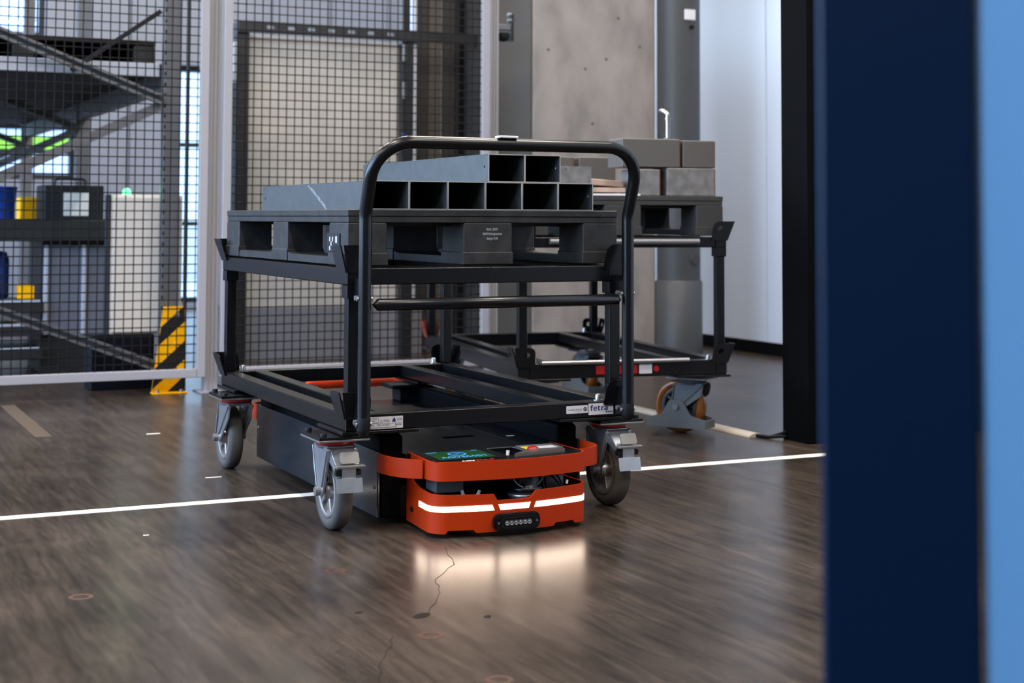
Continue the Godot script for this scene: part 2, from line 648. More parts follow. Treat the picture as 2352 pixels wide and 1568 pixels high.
func setting() -> void:
	var b := mb()
	b.span(Vector3(WX0 - 0.3, -0.2, WZ0 - 0.3), Vector3(WX1 + 0.3, 0, WZ1 + 0.3))
	for p in b.v:
		b.uv.append(Vector2((p.x + 3.0) / 7.2, (p.z + 9.3) / 12.8))
		b.uv2.append(Vector2(p.x, p.z))
	var fl := struct("floor", b, M.floor_concrete)
	struct("ceiling", mb().span(Vector3(WX0 - 0.3, WH, WZ0 - 0.3), Vector3(WX1 + 0.3, WH + 0.25, WZ1 + 0.3)), M.ceiling_grey)
	# far wall with its window openings: [x0, x1, y0, y1]
	var open := [[-1.2, 0.24, 2.33, 3.4], [-1.2, 0.52, 1.12, 1.6], [1.3, 1.8, 0.05, 2.15]]
	pierced("wall_back", open, true, WZ0 - 0.3, WZ0, WX0 - 0.3, WX1 + 0.3)
	var n := 0
	for o in open:
		n += 1
		window("window_%d" % n, Vector3((o[0] + o[1]) / 2, (o[2] + o[3]) / 2, WZ0 - 0.15), o[1] - o[0], o[3] - o[2], 0.0, [0, 1, 2][n - 1])
	# long glazing in the side wall
	var side := []
	for k in 3:
		side.append([-8.0 + k * 4.2, -4.4 + k * 4.2, 0.9, 4.9])
	pierced("wall_left", side, false, WX0 - 0.3, WX0, WZ0, WZ1)
	for o in side:
		n += 1
		window("window_%d" % n, Vector3(WX0 - 0.15, (o[2] + o[3]) / 2, (o[0] + o[1]) / 2), o[1] - o[0], o[3] - o[2], PI / 2, 2)
	struct("wall_front", mb().span(Vector3(WX0 - 0.3, 0, WZ1), Vector3(WX1 + 0.3, WH, WZ1 + 0.3)), M.wall_grey)
	for k in 5:  # unseen cabinets, added so the cart fronts reflect something dark
		var x := -6.3 + k * 2.05
		var lk := thing("added_cabinet", "added unseen tall dark cabinet behind the camera for dark reflections, %s from the window wall" % ["first", "second", "third", "fourth", "fifth"][k], "cabinet", Vector3(x, 0, 8.3), 0.0, "added dark cabinets behind the camera")
		obj("body", mb().span(Vector3(-0.98, 0.0, -0.3), Vector3(0.98, 2.3, 0.6), 0.01), M.cabinet_dark, lk)
		for s in [-1.0, 1.0]:
			obj("door", mb().span(Vector3(s * 0.96, 0.08, -0.325), Vector3(s * 0.01, 2.25, -0.3), 0.004), M.cabinet_dark, lk)
	var wr := struct("wall_right", mb().span(Vector3(WX1 + 0.03, 0, WZ0 - 0.3), Vector3(WX1 + 0.3, WH, WZ1 + 0.3)), M.wall_grey)
	var z := WZ0
	while z < WZ1:
		var z1 := minf(z + 1.148, WZ1)
		obj("wall_panel", mb().span(Vector3(WX1, 0.0, z + 0.004), Vector3(WX1 + 0.03, WH, z1 - 0.004), 0.003), M.wall_white, wr)
		z = z1
	struct("baseboard_right", mb().span(Vector3(WX1 - 0.02, 0, WZ0), Vector3(WX1, 0.075, WZ1), 0.003), M.black_matt)
	# panels of the far wall above the fence, one object each under the wall
	var wb: Node3D = get_node("wall_back")
	for k in 9:
		var x0 := 0.62 + k * 0.335 if k < 2 else 1.66 + (k - 2) * 0.56
		var x1 := x0 + (0.32 if k < 2 else 0.54)
		if x1 < WX1:
			obj("wall_panel", mb().span(Vector3(x0, 0.02, WZ0), Vector3(x1, WH - 0.02, WZ0 + 0.03), 0.004), M.wall_grey, wb)
	# ground and lorry outside the far windows
	single("outside_ground", mb().span(Vector3(-40, -0.5, -40), Vector3(40, -0.25, WZ0 - 0.31)), M.outside_ground, "pale paved yard outside the far windows", "ground")
	var lo := thing("lorry_trailer", "white trailer with lime green stripes outside the low far window", "trailer", Vector3(-0.2, -0.25, -12.6))
	obj("body", mb().span(Vector3(-3, 0.8, -1.2), Vector3(1.3, 3.0, 1.2), 0.03), M.outside_white, lo)
	for q in [[-0.1, 1.28, 1.98, 2.12], [-0.1, 1.28, 1.72, 1.86], [-0.75, -0.35, 1.6, 2.3]]:
		obj("stripe", mb().span(Vector3(q[0], q[2], 1.2), Vector3(q[1], q[3], 1.206)), M.lime, lo)
	for x in [-2.2, -1.2, 0.8]:
		obj("wheel", mb().lathe(PackedVector2Array([Vector2(0, -0.15), Vector2(0.42, -0.15), Vector2(0.48, -0.1), Vector2(0.48, 0.1), Vector2(0.42, 0.15), Vector2(0, 0.15)]), face(Vector3(x, 0.48, 0.9), Vector3.RIGHT, Vector3.BACK)), M.black_plastic, lo)
	obj("chassis", mb().span(Vector3(-2.9, 0.55, -0.6), Vector3(1.2, 0.8, 0.9), 0.02), M.frame_dark, lo)
	var nh := thing("neighbour_building", "pale rendered building across the yard, seen through the tall far window", "building", Vector3(4, -0.25, -22))
	obj("wall", mb().span(Vector3(-9, 0, -3), Vector3(9, 9, 0), 0.02), M.outside_cream, nh)
	obj("plinth", mb().span(Vector3(-9.02, 0, 0), Vector3(9.02, 0.9, 0.06), 0.01), M.outside_ground, nh)
	# ceiling lamps
	var rows := [[-5.4, -6.5], [-5.4, -2.5], [-5.4, 1.5], [-1.6, -6.5], [-1.6, -2.5], [-1.6, 1.5], [2.0, -6.5], [2.0, -2.5], [2.0, 1.5], [-5.4, 5.5], [-1.6, 5.5], [2.0, 5.5]]
	for q in rows:
		var l := thing("ceiling_lamp", "long ceiling lamp in the row %s, %s" % [["along the window wall", "over the middle of the hall", "along the white wall"][roundi((q[0] + 5.4) / 3.8)], ["by the far wall", "above the mesh fence", "above the carts", "behind the camera"][roundi((q[1] + 6.5) / 4.0)]], "lamp", Vector3(q[0], WH - 0.3, q[1]), 0.0, "ceiling lamps in three rows")
		obj("housing", mb().box(Vector3(0, 0.06, 0), Vector3(0.16, 0.06, 1.9), 0.01), M.cabinet_light, l)
		obj("diffuser", mb().box(Vector3(0, 0.02, 0), Vector3(0.13, 0.02, 1.86), 0.004), M.lamp_diffuser, l)
		for s in [-0.7, 0.7]:
			obj("hanger", mb().rod(Vector3(0, 0.09, s), Vector3(0, 0.3, s), 0.004, 6), M.chrome, l)
		area(l, Vector3(0, 0.005, 0), Vector2(0.13, 1.86), 12.0, Color(1.0, 0.965, 0.925), Basis(Vector3.RIGHT, -PI / 2))
	floor_marks(fl)


# wall slab with rectangular openings; along x (or along z when not), given openings [a0, a1, y0, y1]
func pierced(called: String, open: Array, along_x: bool, t0: float, t1: float, a0: float, a1: float) -> void:
	var cuts := [a0, a1]
	for o in open:
		for k in 2:
			if not cuts.has(o[k]):
				cuts.append(o[k])
	cuts.sort()
	var b := mb()
	for i in cuts.size() - 1:
		var mid: float = (cuts[i] + cuts[i + 1]) / 2
		var ys := [0.0]
		for o in open:
			if o[0] < mid and mid < o[1]:
				ys.append(o[2])
				ys.append(o[3])
		ys.append(WH)
		ys.sort()
		for j in range(0, ys.size(), 2):
			if along_x:
				b.span(Vector3(cuts[i], ys[j], t0), Vector3(cuts[i + 1], ys[j + 1], t1))
			else:
				b.span(Vector3(t0, ys[j], cuts[i]), Vector3(t1, ys[j + 1], cuts[i + 1]))
	struct(called, b, M.wall_grey)


func window(called: String, c: Vector3, w: float, h: float, turn: float, bars: int) -> void:
	var o := Node3D.new()
	o.name = called
	o.set_meta("kind", "structure")
	add_child(o)
	o.position = c
	o.rotation.y = turn
	var t := 0.05
	obj("window_frame", mb().box(Vector3(0, h / 2 - t / 2, 0), Vector3(w, t, 0.1)).box(Vector3(0, -h / 2 + t / 2, 0), Vector3(w, t, 0.1)).box(Vector3(-w / 2 + t / 2, 0, 0), Vector3(t, h - 2 * t, 0.1)).box(Vector3(w / 2 - t / 2, 0, 0), Vector3(t, h - 2 * t, 0.1)), M.frame_dark, o)
	for k in bars:
		obj("glazing_bar", mb().box(Vector3(0, -h / 2 + h * (k + 1) / (bars + 1), 0), Vector3(w - 2 * t, 0.04, 0.07)), M.frame_dark, o)
	obj("pane", pane(w, h), M.window_glass, o)


func pane(w: float, h: float) -> MB:
	var b := mb()
	b.flat(Vector3(-w / 2, -h / 2, 0), Vector3(w / 2, -h / 2, 0), Vector3(w / 2, h / 2, 0), Vector3(-w / 2, h / 2, 0), Vector3.BACK)
	return b


func floor_marks(fl: Node3D) -> void:
	for q in [[-0.556, 0.989], [-0.566, 1.581], [-0.566, 1.894], [-1.126, 0.994]]:
		obj("rust_ring", mb().lathe(PackedVector2Array([Vector2(0.017, 0.0003), Vector2(0.017, 0.0004), Vector2(0.017, 0.0004)]), at(q[0], 0, q[1])).lathe(PackedVector2Array([Vector2(0.026, 0.0001), Vector2(0.024, 0.0006), Vector2(0.017, 0.0006), Vector2(0.016, 0.0001)]), at(q[0], 0, q[1])), M.floor_rust, fl)
	var w := [[[-0.227, 0.843], [-0.287, 1.044], [-0.382, 1.161], [-0.421, 1.282], [-0.507, 1.426], [-0.525, 1.433]], [[-0.638, 1.559], [-0.665, 1.621], [-0.719, 1.711], [-0.761, 1.82]]]
	for q in [[-0.529, 1.435, 0.02], [-0.633, 1.361, 0.01], [-0.409, 1.501, 0.01]]:
		var chip := PackedVector2Array()
		for i in 9:
			chip.append(Vector2.from_angle(TAU * i / 9.0) * q[2] * (0.6 + 0.5 * absf(sin(i * 2.7 + q[0] * 9.0))))
		obj("chipped_spot", mb().prism(chip, 0.0004, face(Vector3(q[0], 0.0002, q[1]), Vector3.RIGHT, Vector3(0.2, 0, -0.5))), M.floor_crack, fl)
	for c in w:
		var b := mb()
		var last := Vector3()
		for i in c.size():
			var p := Vector3(c[i][0], 0.0002, c[i][1])
			if i > 0:
				for k in 4:
					var a := last.lerp(p, k / 4.0) + Vector3(0.004 * sin(k * 2.3 + i), 0, 0)
					var e := last.lerp(p, (k + 1) / 4.0) + Vector3(0.004 * sin((k + 1) * 2.3 + i) if k < 3 else 0.0, 0, 0)
					b.bar(a, e, 0.0014, 0.0004, Vector3.RIGHT)
			last = p
		obj("crack", b, M.floor_crack, fl)
	obj("old_tape_mark", mb().span(Vector3(-0.87, 0, -2.5), Vector3(-0.81, 0.0005, -1.47)), M.tape_old, fl)


# ---------------------------------------------------------------- carts
func leaf(w: float, h: float, hole: bool) -> Array:
	# plate in XY: x runs from the corner inwards, rounded at its free ends
	var o := rounded(PackedVector2Array([Vector2(0.0, 0), Vector2(w * 0.82, 0), Vector2(w, h), Vector2(0, h)]), [0.0, 0.012, 0.022, 0.0])
	return [o, [circle(Vector2(w * 0.56, h * 0.62), 0.0105, 14)] if hole else []]


# flared guide at a frame corner: sx, sz say which corner
func corner_bracket(parent: Node3D, x: float, y: float, z: float, sx: float, sz: float, hole: bool, m: Material) -> void:
	var h := 0.075
	var w := 0.078
	var tilt := 0.3
	var l := leaf(w, h, hole)
	var b := mb()
	var upf := Vector3(0, cos(tilt), sz * sin(tilt))
	b.prism(l[0], 0.004, Transform3D(Basis(Vector3(-sx, 0, 0), upf + Vector3(sx * sin(tilt) * 0.8, 0, 0), Vector3(0, 0, 1)), Vector3(x, y, z + sz * 0.002)), l[1])
	var ups := Vector3(sx * sin(tilt), cos(tilt), 0)
	b.prism(l[0], 0.004, Transform3D(Basis(Vector3(0, 0, -sz), ups + Vector3(0, 0, sz * sin(tilt) * 0.8), Vector3(1, 0, 0)), Vector3(x + sx * 0.002, y, z)), l[1])
	obj("corner_bracket", b, m, parent)


func tyre_profile(r: float, w: float, ri: float) -> PackedVector2Array:
	return PackedVector2Array([Vector2(ri, -w / 2 + 0.006), Vector2(ri + 0.006, -w / 2), Vector2(r - 0.013, -w / 2), Vector2(r - 0.005, -w / 2 + 0.003), Vector2(r, -w / 2 + 0.01), Vector2(r, w / 2 - 0.01), Vector2(r - 0.005, w / 2 - 0.003), Vector2(r - 0.013, w / 2), Vector2(ri + 0.006, w / 2), Vector2(ri, w / 2 - 0.006)])


# swivel caster: wheel axle along x in its own space, at height 0.1; top is the underside of the frame
func caster(parent: Node3D, where: Vector3, turn: float, top: float, trail: float, brake: bool, kind: String) -> void:
	var amber := kind == "amber"
	var c := obj("caster", mb().box(Vector3(0, top - 0.006, 0), Vector3(0.135, 0.008, 0.155), 0.001), M.black_paint if not amber else M.cast_grey, parent)
	c.transform = at(where.x, 0, where.z, turn)
	obj("zinc_plate", mb().box(Vector3(0, top - 0.0125, 0), Vector3(0.137, 0.005, 0.157), 0.001), M.chrome, c)
	for sx in [-1, 1]:
		for sz in [-1, 1]:
			obj("bolt", mb().lathe(PackedVector2Array([Vector2(0, 0.0), Vector2(0.0095, 0.0), Vector2(0.0095, 0.007), Vector2(0.008, 0.009), Vector2(0, 0.009)]), at(0.052 * sx, top - 0.002, 0.062 * sz), 6), M.black_plastic, c)
	var y := top - 0.015
	obj("bearing_ring", mb().lathe(PackedVector2Array([Vector2(0.0, y - 0.012), Vector2(0.05, y - 0.012), Vector2(0.052, y - 0.008), Vector2(0.052, y)]), Transform3D()), M.red_plastic if not amber else M.cast_grey, c)
	y -= 0.012
	# fork: crown and two tapered side plates down to the axle
	var fk := mb()
	fk.lathe(PackedVector2Array([Vector2(0, y - 0.01), Vector2(0.046, y - 0.01), Vector2(0.05, y - 0.004), Vector2(0.046, y), Vector2(0, y)]))
	fk.box(Vector3(0, y - 0.006, 0), Vector3(0.074, 0.008, 0.1), 0.003)
	for s in [-1.0, 1.0]:
		var o := rounded(PackedVector2Array([Vector2(-0.062, y - 0.004), Vector2(0.06, y - 0.004), Vector2(0.05, y - 0.05), Vector2(-trail + 0.018, 0.088), Vector2(-trail - 0.018, 0.088), Vector2(-0.062, y - 0.06)]), [0.012, 0.012, 0.02, 0.012, 0.012, 0.03])
		fk.prism(o, 0.005, face(Vector3(s * 0.036, 0, 0), Vector3.BACK, UP))
		# folded flanges along the fork's edges
		fk.bar(Vector3(s * 0.036, y - 0.01, 0.056), Vector3(s * 0.036, 0.112, -trail + 0.02), 0.014, 0.004, Vector3.RIGHT, 0.001)
		fk.bar(Vector3(s * 0.036, y - 0.01, -0.06), Vector3(s * 0.036, 0.112, -trail - 0.02), 0.012, 0.004, Vector3.RIGHT, 0.001)
	obj("fork", fk, M.zinc if not amber else M.cast_grey, c)
	var wx := face(Vector3(0, 0.1, -trail), Vector3.UP, Vector3.RIGHT)
	var tw := 0.046
	obj("tyre", mb().lathe(tyre_profile(0.1, tw, 0.07), wx, 48), M.amber_tyre if amber else M.tyre_grey, c)
	var hub := mb()
	hub.lathe(PackedVector2Array([Vector2(0.058, -tw / 2 + 0.004), Vector2(0.066, -tw / 2 + 0.001), Vector2(0.0705, -tw / 2 + 0.003), Vector2(0.0705, tw / 2 - 0.003), Vector2(0.066, tw / 2 - 0.001), Vector2(0.058, tw / 2 - 0.004), Vector2(0.058, -tw / 2 + 0.004)]), wx, 36)
	hub.lathe(PackedVector2Array([Vector2(0.0, -0.006), Vector2(0.06, -0.006), Vector2(0.06, 0.006), Vector2(0, 0.006)]), wx, 30)
	hub.lathe(PackedVector2Array([Vector2(0.0, -tw / 2 - 0.004), Vector2(0.017, -tw / 2 - 0.004), Vector2(0.022, -tw / 2 + 0.004), Vector2(0.024, 0), Vector2(0.022, tw / 2 - 0.004), Vector2(0.017, tw / 2 + 0.004), Vector2(0, tw / 2 + 0.004)]), wx, 24)
	for k in 5:
		var a := TAU * k / 5 + 0.3
		var d := Vector3(0, cos(a), sin(a))
		hub.bar(Vector3(0, 0.1, -trail) + d * 0.018, Vector3(0, 0.1, -trail) + d * 0.062, tw - 0.012, 0.011, Vector3.RIGHT, 0.003)
	obj("hub", hub, M.hub_grey if not amber else M.hub_dark, c)
	obj("axle_bolt", mb().rod(Vector3(-0.047, 0.1, -trail), Vector3(0.047, 0.1, -trail), 0.0075, 8).rod(Vector3(-0.052, 0.1, -trail), Vector3(-0.038, 0.1, -trail), 0.012, 6).rod(Vector3(0.038, 0.1, -trail), Vector3(0.052, 0.1, -trail), 0.012, 6), M.chrome, c)
	if brake:
		# sloping brake housing with its two pedals in front of the wheel
		var br := mb()
		var s0 := Vector3(0, y - 0.004, 0.045)
		var s1 := Vector3(0, 0.178, 0.098)
		br.bar(s0, s1, 0.062, 0.004, Vector3.RIGHT, 0.001)
		for s in [-1.0, 1.0]:
			br.prism(PackedVector2Array([Vector2(0.04, y - 0.006), Vector2(0.098, 0.18), Vector2(0.098, 0.164), Vector2(0.045, 0.185)]), 0.004, face(Vector3(s * 0.031, 0, 0), Vector3.BACK, UP))
		obj("brake_housing", br, M.zinc, c)
		obj("release_pedal", mb().prism(rrect(0.05, 0.03, 0.006), 0.004, face(Vector3(0.004, 0.197, 0.104), Vector3.RIGHT, Vector3(0, 0.9, -0.42))).box(Vector3(0.004, 0.176, 0.108), Vector3(0.078, 0.007, 0.02), 0.002), M.pedal_steel, c)
		obj("brake_pedal", mb().prism(rrect(0.036, 0.034, 0.004), 0.003, face(Vector3(0.0, 0.16, 0.112), Vector3.RIGHT, UP)).prism(rrect(0.068, 0.036, 0.003), 0.005, face(Vector3(0.0, 0.13, 0.118), Vector3.RIGHT, Vector3(0, 0.98, -0.2))), M.zinc, c)
		for s in [-1.0, 1.0]:
			obj("stop_block", mb().box(Vector3(s * 0.026, 0.16, 0.103), Vector3(0.016, 0.014, 0.014), 0.002), M.black_plastic, c)
	if amber:
		# cast foot guard that hangs from the axle and wraps round the wheel
		var g := mb()
		for s in [-1.0, 1.0]:
			var o := rounded(PackedVector2Array([Vector2(-trail - 0.12, 0.022), Vector2(-trail + 0.12, 0.022), Vector2(-trail + 0.12, 0.055), Vector2(-trail + 0.06, 0.07), Vector2(-trail + 0.026, 0.125), Vector2(-trail - 0.026, 0.125), Vector2(-trail - 0.06, 0.07), Vector2(-trail - 0.12, 0.055)]), [0.004, 0.004, 0.01, 0.03, 0.02, 0.02, 0.03, 0.01])
			g.prism(o, 0.006, face(Vector3(s * 0.043, 0, 0), Vector3.BACK, UP))
			g.box(Vector3(0, 0.038, -trail + s * 0.118), Vector3(0.088, 0.032, 0.006), 0.002)
		obj("foot_guard", g, M.cast_grey, c)


# frame of a two-level pallet cart: half width W, half length L, rail tops rl and ru
func frame(t: Node3D, W: float, L: float, rl: float, ru: float, hl: float, hu: float, holes: bool, ear: Material) -> void:
	var k := 0.045
	var bk: Material = M.black_paint
	for lev in [[rl, hl, "lower_rail"], [ru, hu, "upper_rail"]]:
		var y0: float = lev[0] - lev[1]
		var y1: float = lev[0]
		for s in [-1.0, 1.0]:
			obj(lev[2], mb().span(Vector3(s * W, y0, -L), Vector3(s * (W - k), y1, L), 0.003), bk, t)
			obj(lev[2], mb().span(Vector3(-W + k, y0, s * L), Vector3(W - k, y1, s * (L - k)), 0.003), bk, t)
	for x in [-0.284, 0.229]:
		obj("cross_rail", mb().span(Vector3(x - 0.021, rl - 0.04, -L + k), Vector3(x + 0.021, rl - 0.001, L - k), 0.003), bk, t)
	for s in [-1.0, 1.0]:
		obj("deck_rail", mb().span(Vector3(s * 0.2 - 0.02, ru - 0.035, -L + k), Vector3(s * 0.2 + 0.02, ru - 0.003, L - k), 0.003), bk, t)
	for sx in [-1.0, 1.0]:
		for sz in [-1.0, 1.0]:
			var px: float = sx * (W - 0.022)
			var pz: float = sz * (L - 0.022)
			obj("post", mb().span(Vector3(px - 0.0165, rl, pz - 0.0165), Vector3(px + 0.0165, ru - hu, pz + 0.0165), 0.003), bk, t)
			obj("post_socket", mb().span(Vector3(px - 0.0215, ru - hu - 0.034, pz - 0.0215), Vector3(px + 0.0215, ru - hu, pz + 0.0215), 0.002), bk, t)
			for y in [rl - 0.012, ru - 0.012]:
				corner_bracket(t, sx * W, y, sz * L, sx, sz, holes, ear if (ear and sx < 0 and sz < 0) else bk)
			obj("gusset_plate", mb().span(Vector3(sx * (W + 0.012), rl - hl - 0.009, sz * (L + 0.006)), Vector3(sx * (W - 0.2), rl - hl, sz * (L - 0.2)), 0.002), bk, t)
			var bolt := mb().lathe(PackedVector2Array([Vector2(0, 0), Vector2(0.0085, 0), Vector2(0.0085, 0.016), Vector2(0.007, 0.018), Vector2(0, 0.018)]), at(px - sx * 0.045, rl, pz), 6).lathe(PackedVector2Array([Vector2(0, 0), Vector2(0.013, 0), Vector2(0.013, 0.002), Vector2(0, 0.002)]), at(px - sx * 0.045, rl, pz), 16)
			obj("frame_bolt", bolt, M.chrome, t)


func cart_front() -> void:
	var t := thing("pallet_cart", "black two-level wheeled pallet cart with a tall tubular push handle, over the orange robot", "cart")
	var W := 0.4066
	var L := 0.6185
	frame(t, W, L, 0.3012, 0.6753, 0.0433, 0.0437, false, null)
	# push handle
	var hp := bent([Vector3(-0.383, 0.3, 0.687), Vector3(-0.383, 0.815, 0.687), Vector3(-0.383, 0.997, 0.755), Vector3(0.383, 0.997, 0.755), Vector3(0.383, 0.815, 0.687), Vector3(0.383, 0.3, 0.687)], [0.08, 0.1, 0.1, 0.08])
	obj("push_handle", mb().tube(hp, 0.0168, 20), M.black_paint, t)
	obj("handle_crossbar", mb().lathe(PackedVector2Array([Vector2(0.0, 0.02), Vector2(0.0155, 0.035), Vector2(0.0155, 0.731), Vector2(0.0, 0.746)]), face(Vector3(0.383, 0.5842, 0.687), Vector3.UP, Vector3.LEFT), 20), M.black_paint, t)
	for s in [-1.0, 1.0]:
		obj("end_cap", mb().lathe(PackedVector2Array([Vector2(0.0, 0.256), Vector2(0.011, 0.257), Vector2(0.0165, 0.264), Vector2(0.0176, 0.272), Vector2(0.0176, 0.299), Vector2(0.0168, 0.301)]), at(s * 0.383, 0, 0.687)), M.black_plastic, t)
		obj("handle_plate", mb().span(Vector3(s * 0.383 - 0.004, 0.264, L), Vector3(s * 0.383 + 0.004, 0.345, 0.675), 0.002), M.black_paint, t)
		obj("handle_plate", mb().span(Vector3(s * 0.383 - 0.004, 0.6, L - 0.02), Vector3(s * 0.383 + 0.004, 0.65, 0.675), 0.002), M.black_paint, t)
		for y in [0.285, 0.6]:
			obj("handle_bolt", mb().rod(Vector3(s * 0.383 - 0.021, y, 0.685), Vector3(s * 0.383 + 0.021, y, 0.685), 0.006, 6), M.chrome, t)
			obj("plate_bolt", mb().rod(Vector3(s * 0.383 - 0.012, y, 0.645), Vector3(s * 0.383 + 0.012, y, 0.645), 0.007, 6), M.chrome, t)
	# name clip on top of the handle
	var clip := obj("name_clip", mb().box(Vector3(-0.02, 1.0165, 0.757), Vector3(0.055, 0.006, 0.03), 0.0015), M.sticker, t)
	words("lettering", "fetra", 0.011, face(Vector3(-0.024, 1.0198, 0.757), Vector3.RIGHT, Vector3.FORWARD), M.blue_print, clip, 0.036, true)
	for s in [[-0.41, 0.545, 0.005, true], [0.405, 0.54, 0.005, true], [-0.405, -0.44, 0.075, false], [0.405, -0.44, 0.075, false]]:
		caster(t, Vector3(s[0], 0, s[1]), 0.0, 0.249, s[2], s[3], "grey")
	# stickers on the front lower rail
	var z := L + 0.0004
	var p := obj("rating_label", mb().prism(rrect(0.112, 0.031, 0.002), 0.0006, at(-0.306, 0.2765, z)), M.sticker, t)
	var zz := z + 0.0004
	words("lettering", "35kg", 0.006, at(-0.296, 0.2815, zz), M.dark_print, p, 0.017)
	words("lettering", "1200", 0.007, at(-0.2605, 0.2835, zz), M.dark_print, p, 0.0145)
	words("lettering", "1061 / H 0821", 0.0045, at(-0.304, 0.2705, zz), M.dark_print, p, 0.036)
	words("lettering", "fetra", 0.005, at(-0.263, 0.2705, zz), M.blue_print, p, 0.017, true)
	words("lettering", "SERVICE 70230", 0.0035, at(-0.337, 0.2875, zz), M.dark_print, p, 0.03)
	words("lettering", "Bj. 2020", 0.003, at(-0.335, 0.282, zz), M.dark_print, p, 0.016)
	words("lettering", "Nr. 1061702-2020", 0.003, at(-0.337, 0.2765, zz), M.dark_print, p, 0.034)
	words("lettering", "www.fetra.de", 0.0034, at(-0.342, 0.2705, zz), M.dark_print, p, 0.026, true)
	words("lettering", "Transportgeraete fuer Industrie, Handwerk und Handel", 0.0026, at(-0.31, 0.2645, zz), M.dark_print, p, 0.085)
	for q in [[-0.318, 0.0115, 0.0006, 0.282], [-0.278, 0.0115, 0.0006, 0.2835]]:
		obj("rule", mb().box(Vector3(q[0], q[3], zz), Vector3(0.0006, 0.016, 0.0003)), M.dark_print, p)
	obj("rule", mb().box(Vector3(-0.298, 0.2745, zz), Vector3(0.09, 0.0006, 0.0003)), M.dark_print, p)
	obj("weight_symbol", mb().prism(PackedVector2Array([Vector2(-0.005, -0.005), Vector2(0.005, -0.005), Vector2(0.004, 0.0), Vector2(0.0015, 0.003), Vector2(0.0015, 0.006), Vector2(-0.0015, 0.006), Vector2(-0.0015, 0.003), Vector2(-0.004, 0.0)]), 0.0003, at(-0.2748, 0.2825, zz)), M.blue_print, p)
	obj("weight_symbol", mb().prism(PackedVector2Array([Vector2(-0.004, -0.004), Vector2(0.004, -0.004), Vector2(0.003, 0.0), Vector2(0.001, 0.003), Vector2(-0.001, 0.003), Vector2(-0.003, 0.0)]), 0.0003, at(-0.3105, 0.281, zz)), M.grey_print, p)
	var d := obj("dealer_label", mb().prism(rrect(0.066, 0.021, 0.002), 0.0006, at(0.262, 0.282, z)), M.sticker, t)
	words("lettering", "HAHN+KOLB", 0.0042, at(0.2545, 0.2815, zz), M.dark_print, d, 0.043)
	words("lettering", "SERVICE", 0.0024, at(0.266, 0.2765, zz), M.grey_print, d, 0.018)
	obj("round_emblem", mb().prism(circle(Vector2(0, 0), 0.0058, 24), 0.0003, at(0.287, 0.2818, zz), [circle(Vector2(0, 0), 0.0042, 24)]).prism(rrect(0.0042, 0.0048, 0.001), 0.0003, at(0.287, 0.2818, zz)), M.dark_print, d)
	var br := obj("maker_label", mb().prism(rrect(0.078, 0.031, 0.002), 0.0006, at(0.3365, 0.2805, z)), M.sticker, t)
	words("lettering", "fetra", 0.0145, at(0.331, 0.283, zz), M.blue_print, br, 0.055, true)
	words("lettering", "®", 0.003, at(0.361, 0.2905, zz), M.red_print, br)
	obj("underline", mb().box(Vector3(0.332, 0.2755, zz), Vector3(0.06, 0.0004, 0.0003)), M.grey_print, br)
	for k in 4:
		obj("dot", mb().prism(circle(Vector2(0, 0), 0.0022, 14), 0.0003, at(0.354 + k * 0.0058, 0.2715, zz)), M.blue_print, br)
	# weld seams where the front rails are joined
	for y in [[0.258, 0.3012], [0.6316, 0.6753]]:
		obj("weld_seam", mb().bar(Vector3(0.0, y[0], L), Vector3(0.001, y[1], L), 0.003, 0.0012, Vector3.RIGHT, 0.0004), M.black_plastic, t)
	pallet("plastic_pallet", "dark grey plastic pallet on the front cart, carrying sheet-metal channels", Vector3(0, 0.6775, 0), 0.0, true)
	# sheet-metal channels on the pallet
	var top := 0.6775 + 0.15
	var names := ["rectangular sheet-metal channel at the outer end of the lower layer, its long scratched side showing", "sheet-metal channel second from the scratched one in the lower layer", "sheet-metal channel third in the lower layer, under no upper channel's middle", "sheet-metal channel in the lower layer below the first upper channel", "sheet-metal channel in the lower layer below the second upper channel", "sheet-metal channel ending the lower layer beside the push handle's far post"]
	for i in 6:
		channel(names[i], Vector3(-0.3335 + 0.1108 * i + 0.0552, top, 0.0), i == 0)
	channel("upper sheet-metal channel with its long bright side and screw hole showing", Vector3(0.0625, top + 0.0765, 0.0), false)
	channel("upper sheet-metal channel next to the notched grey box", Vector3(0.1725, top + 0.0765, 0.0), false)

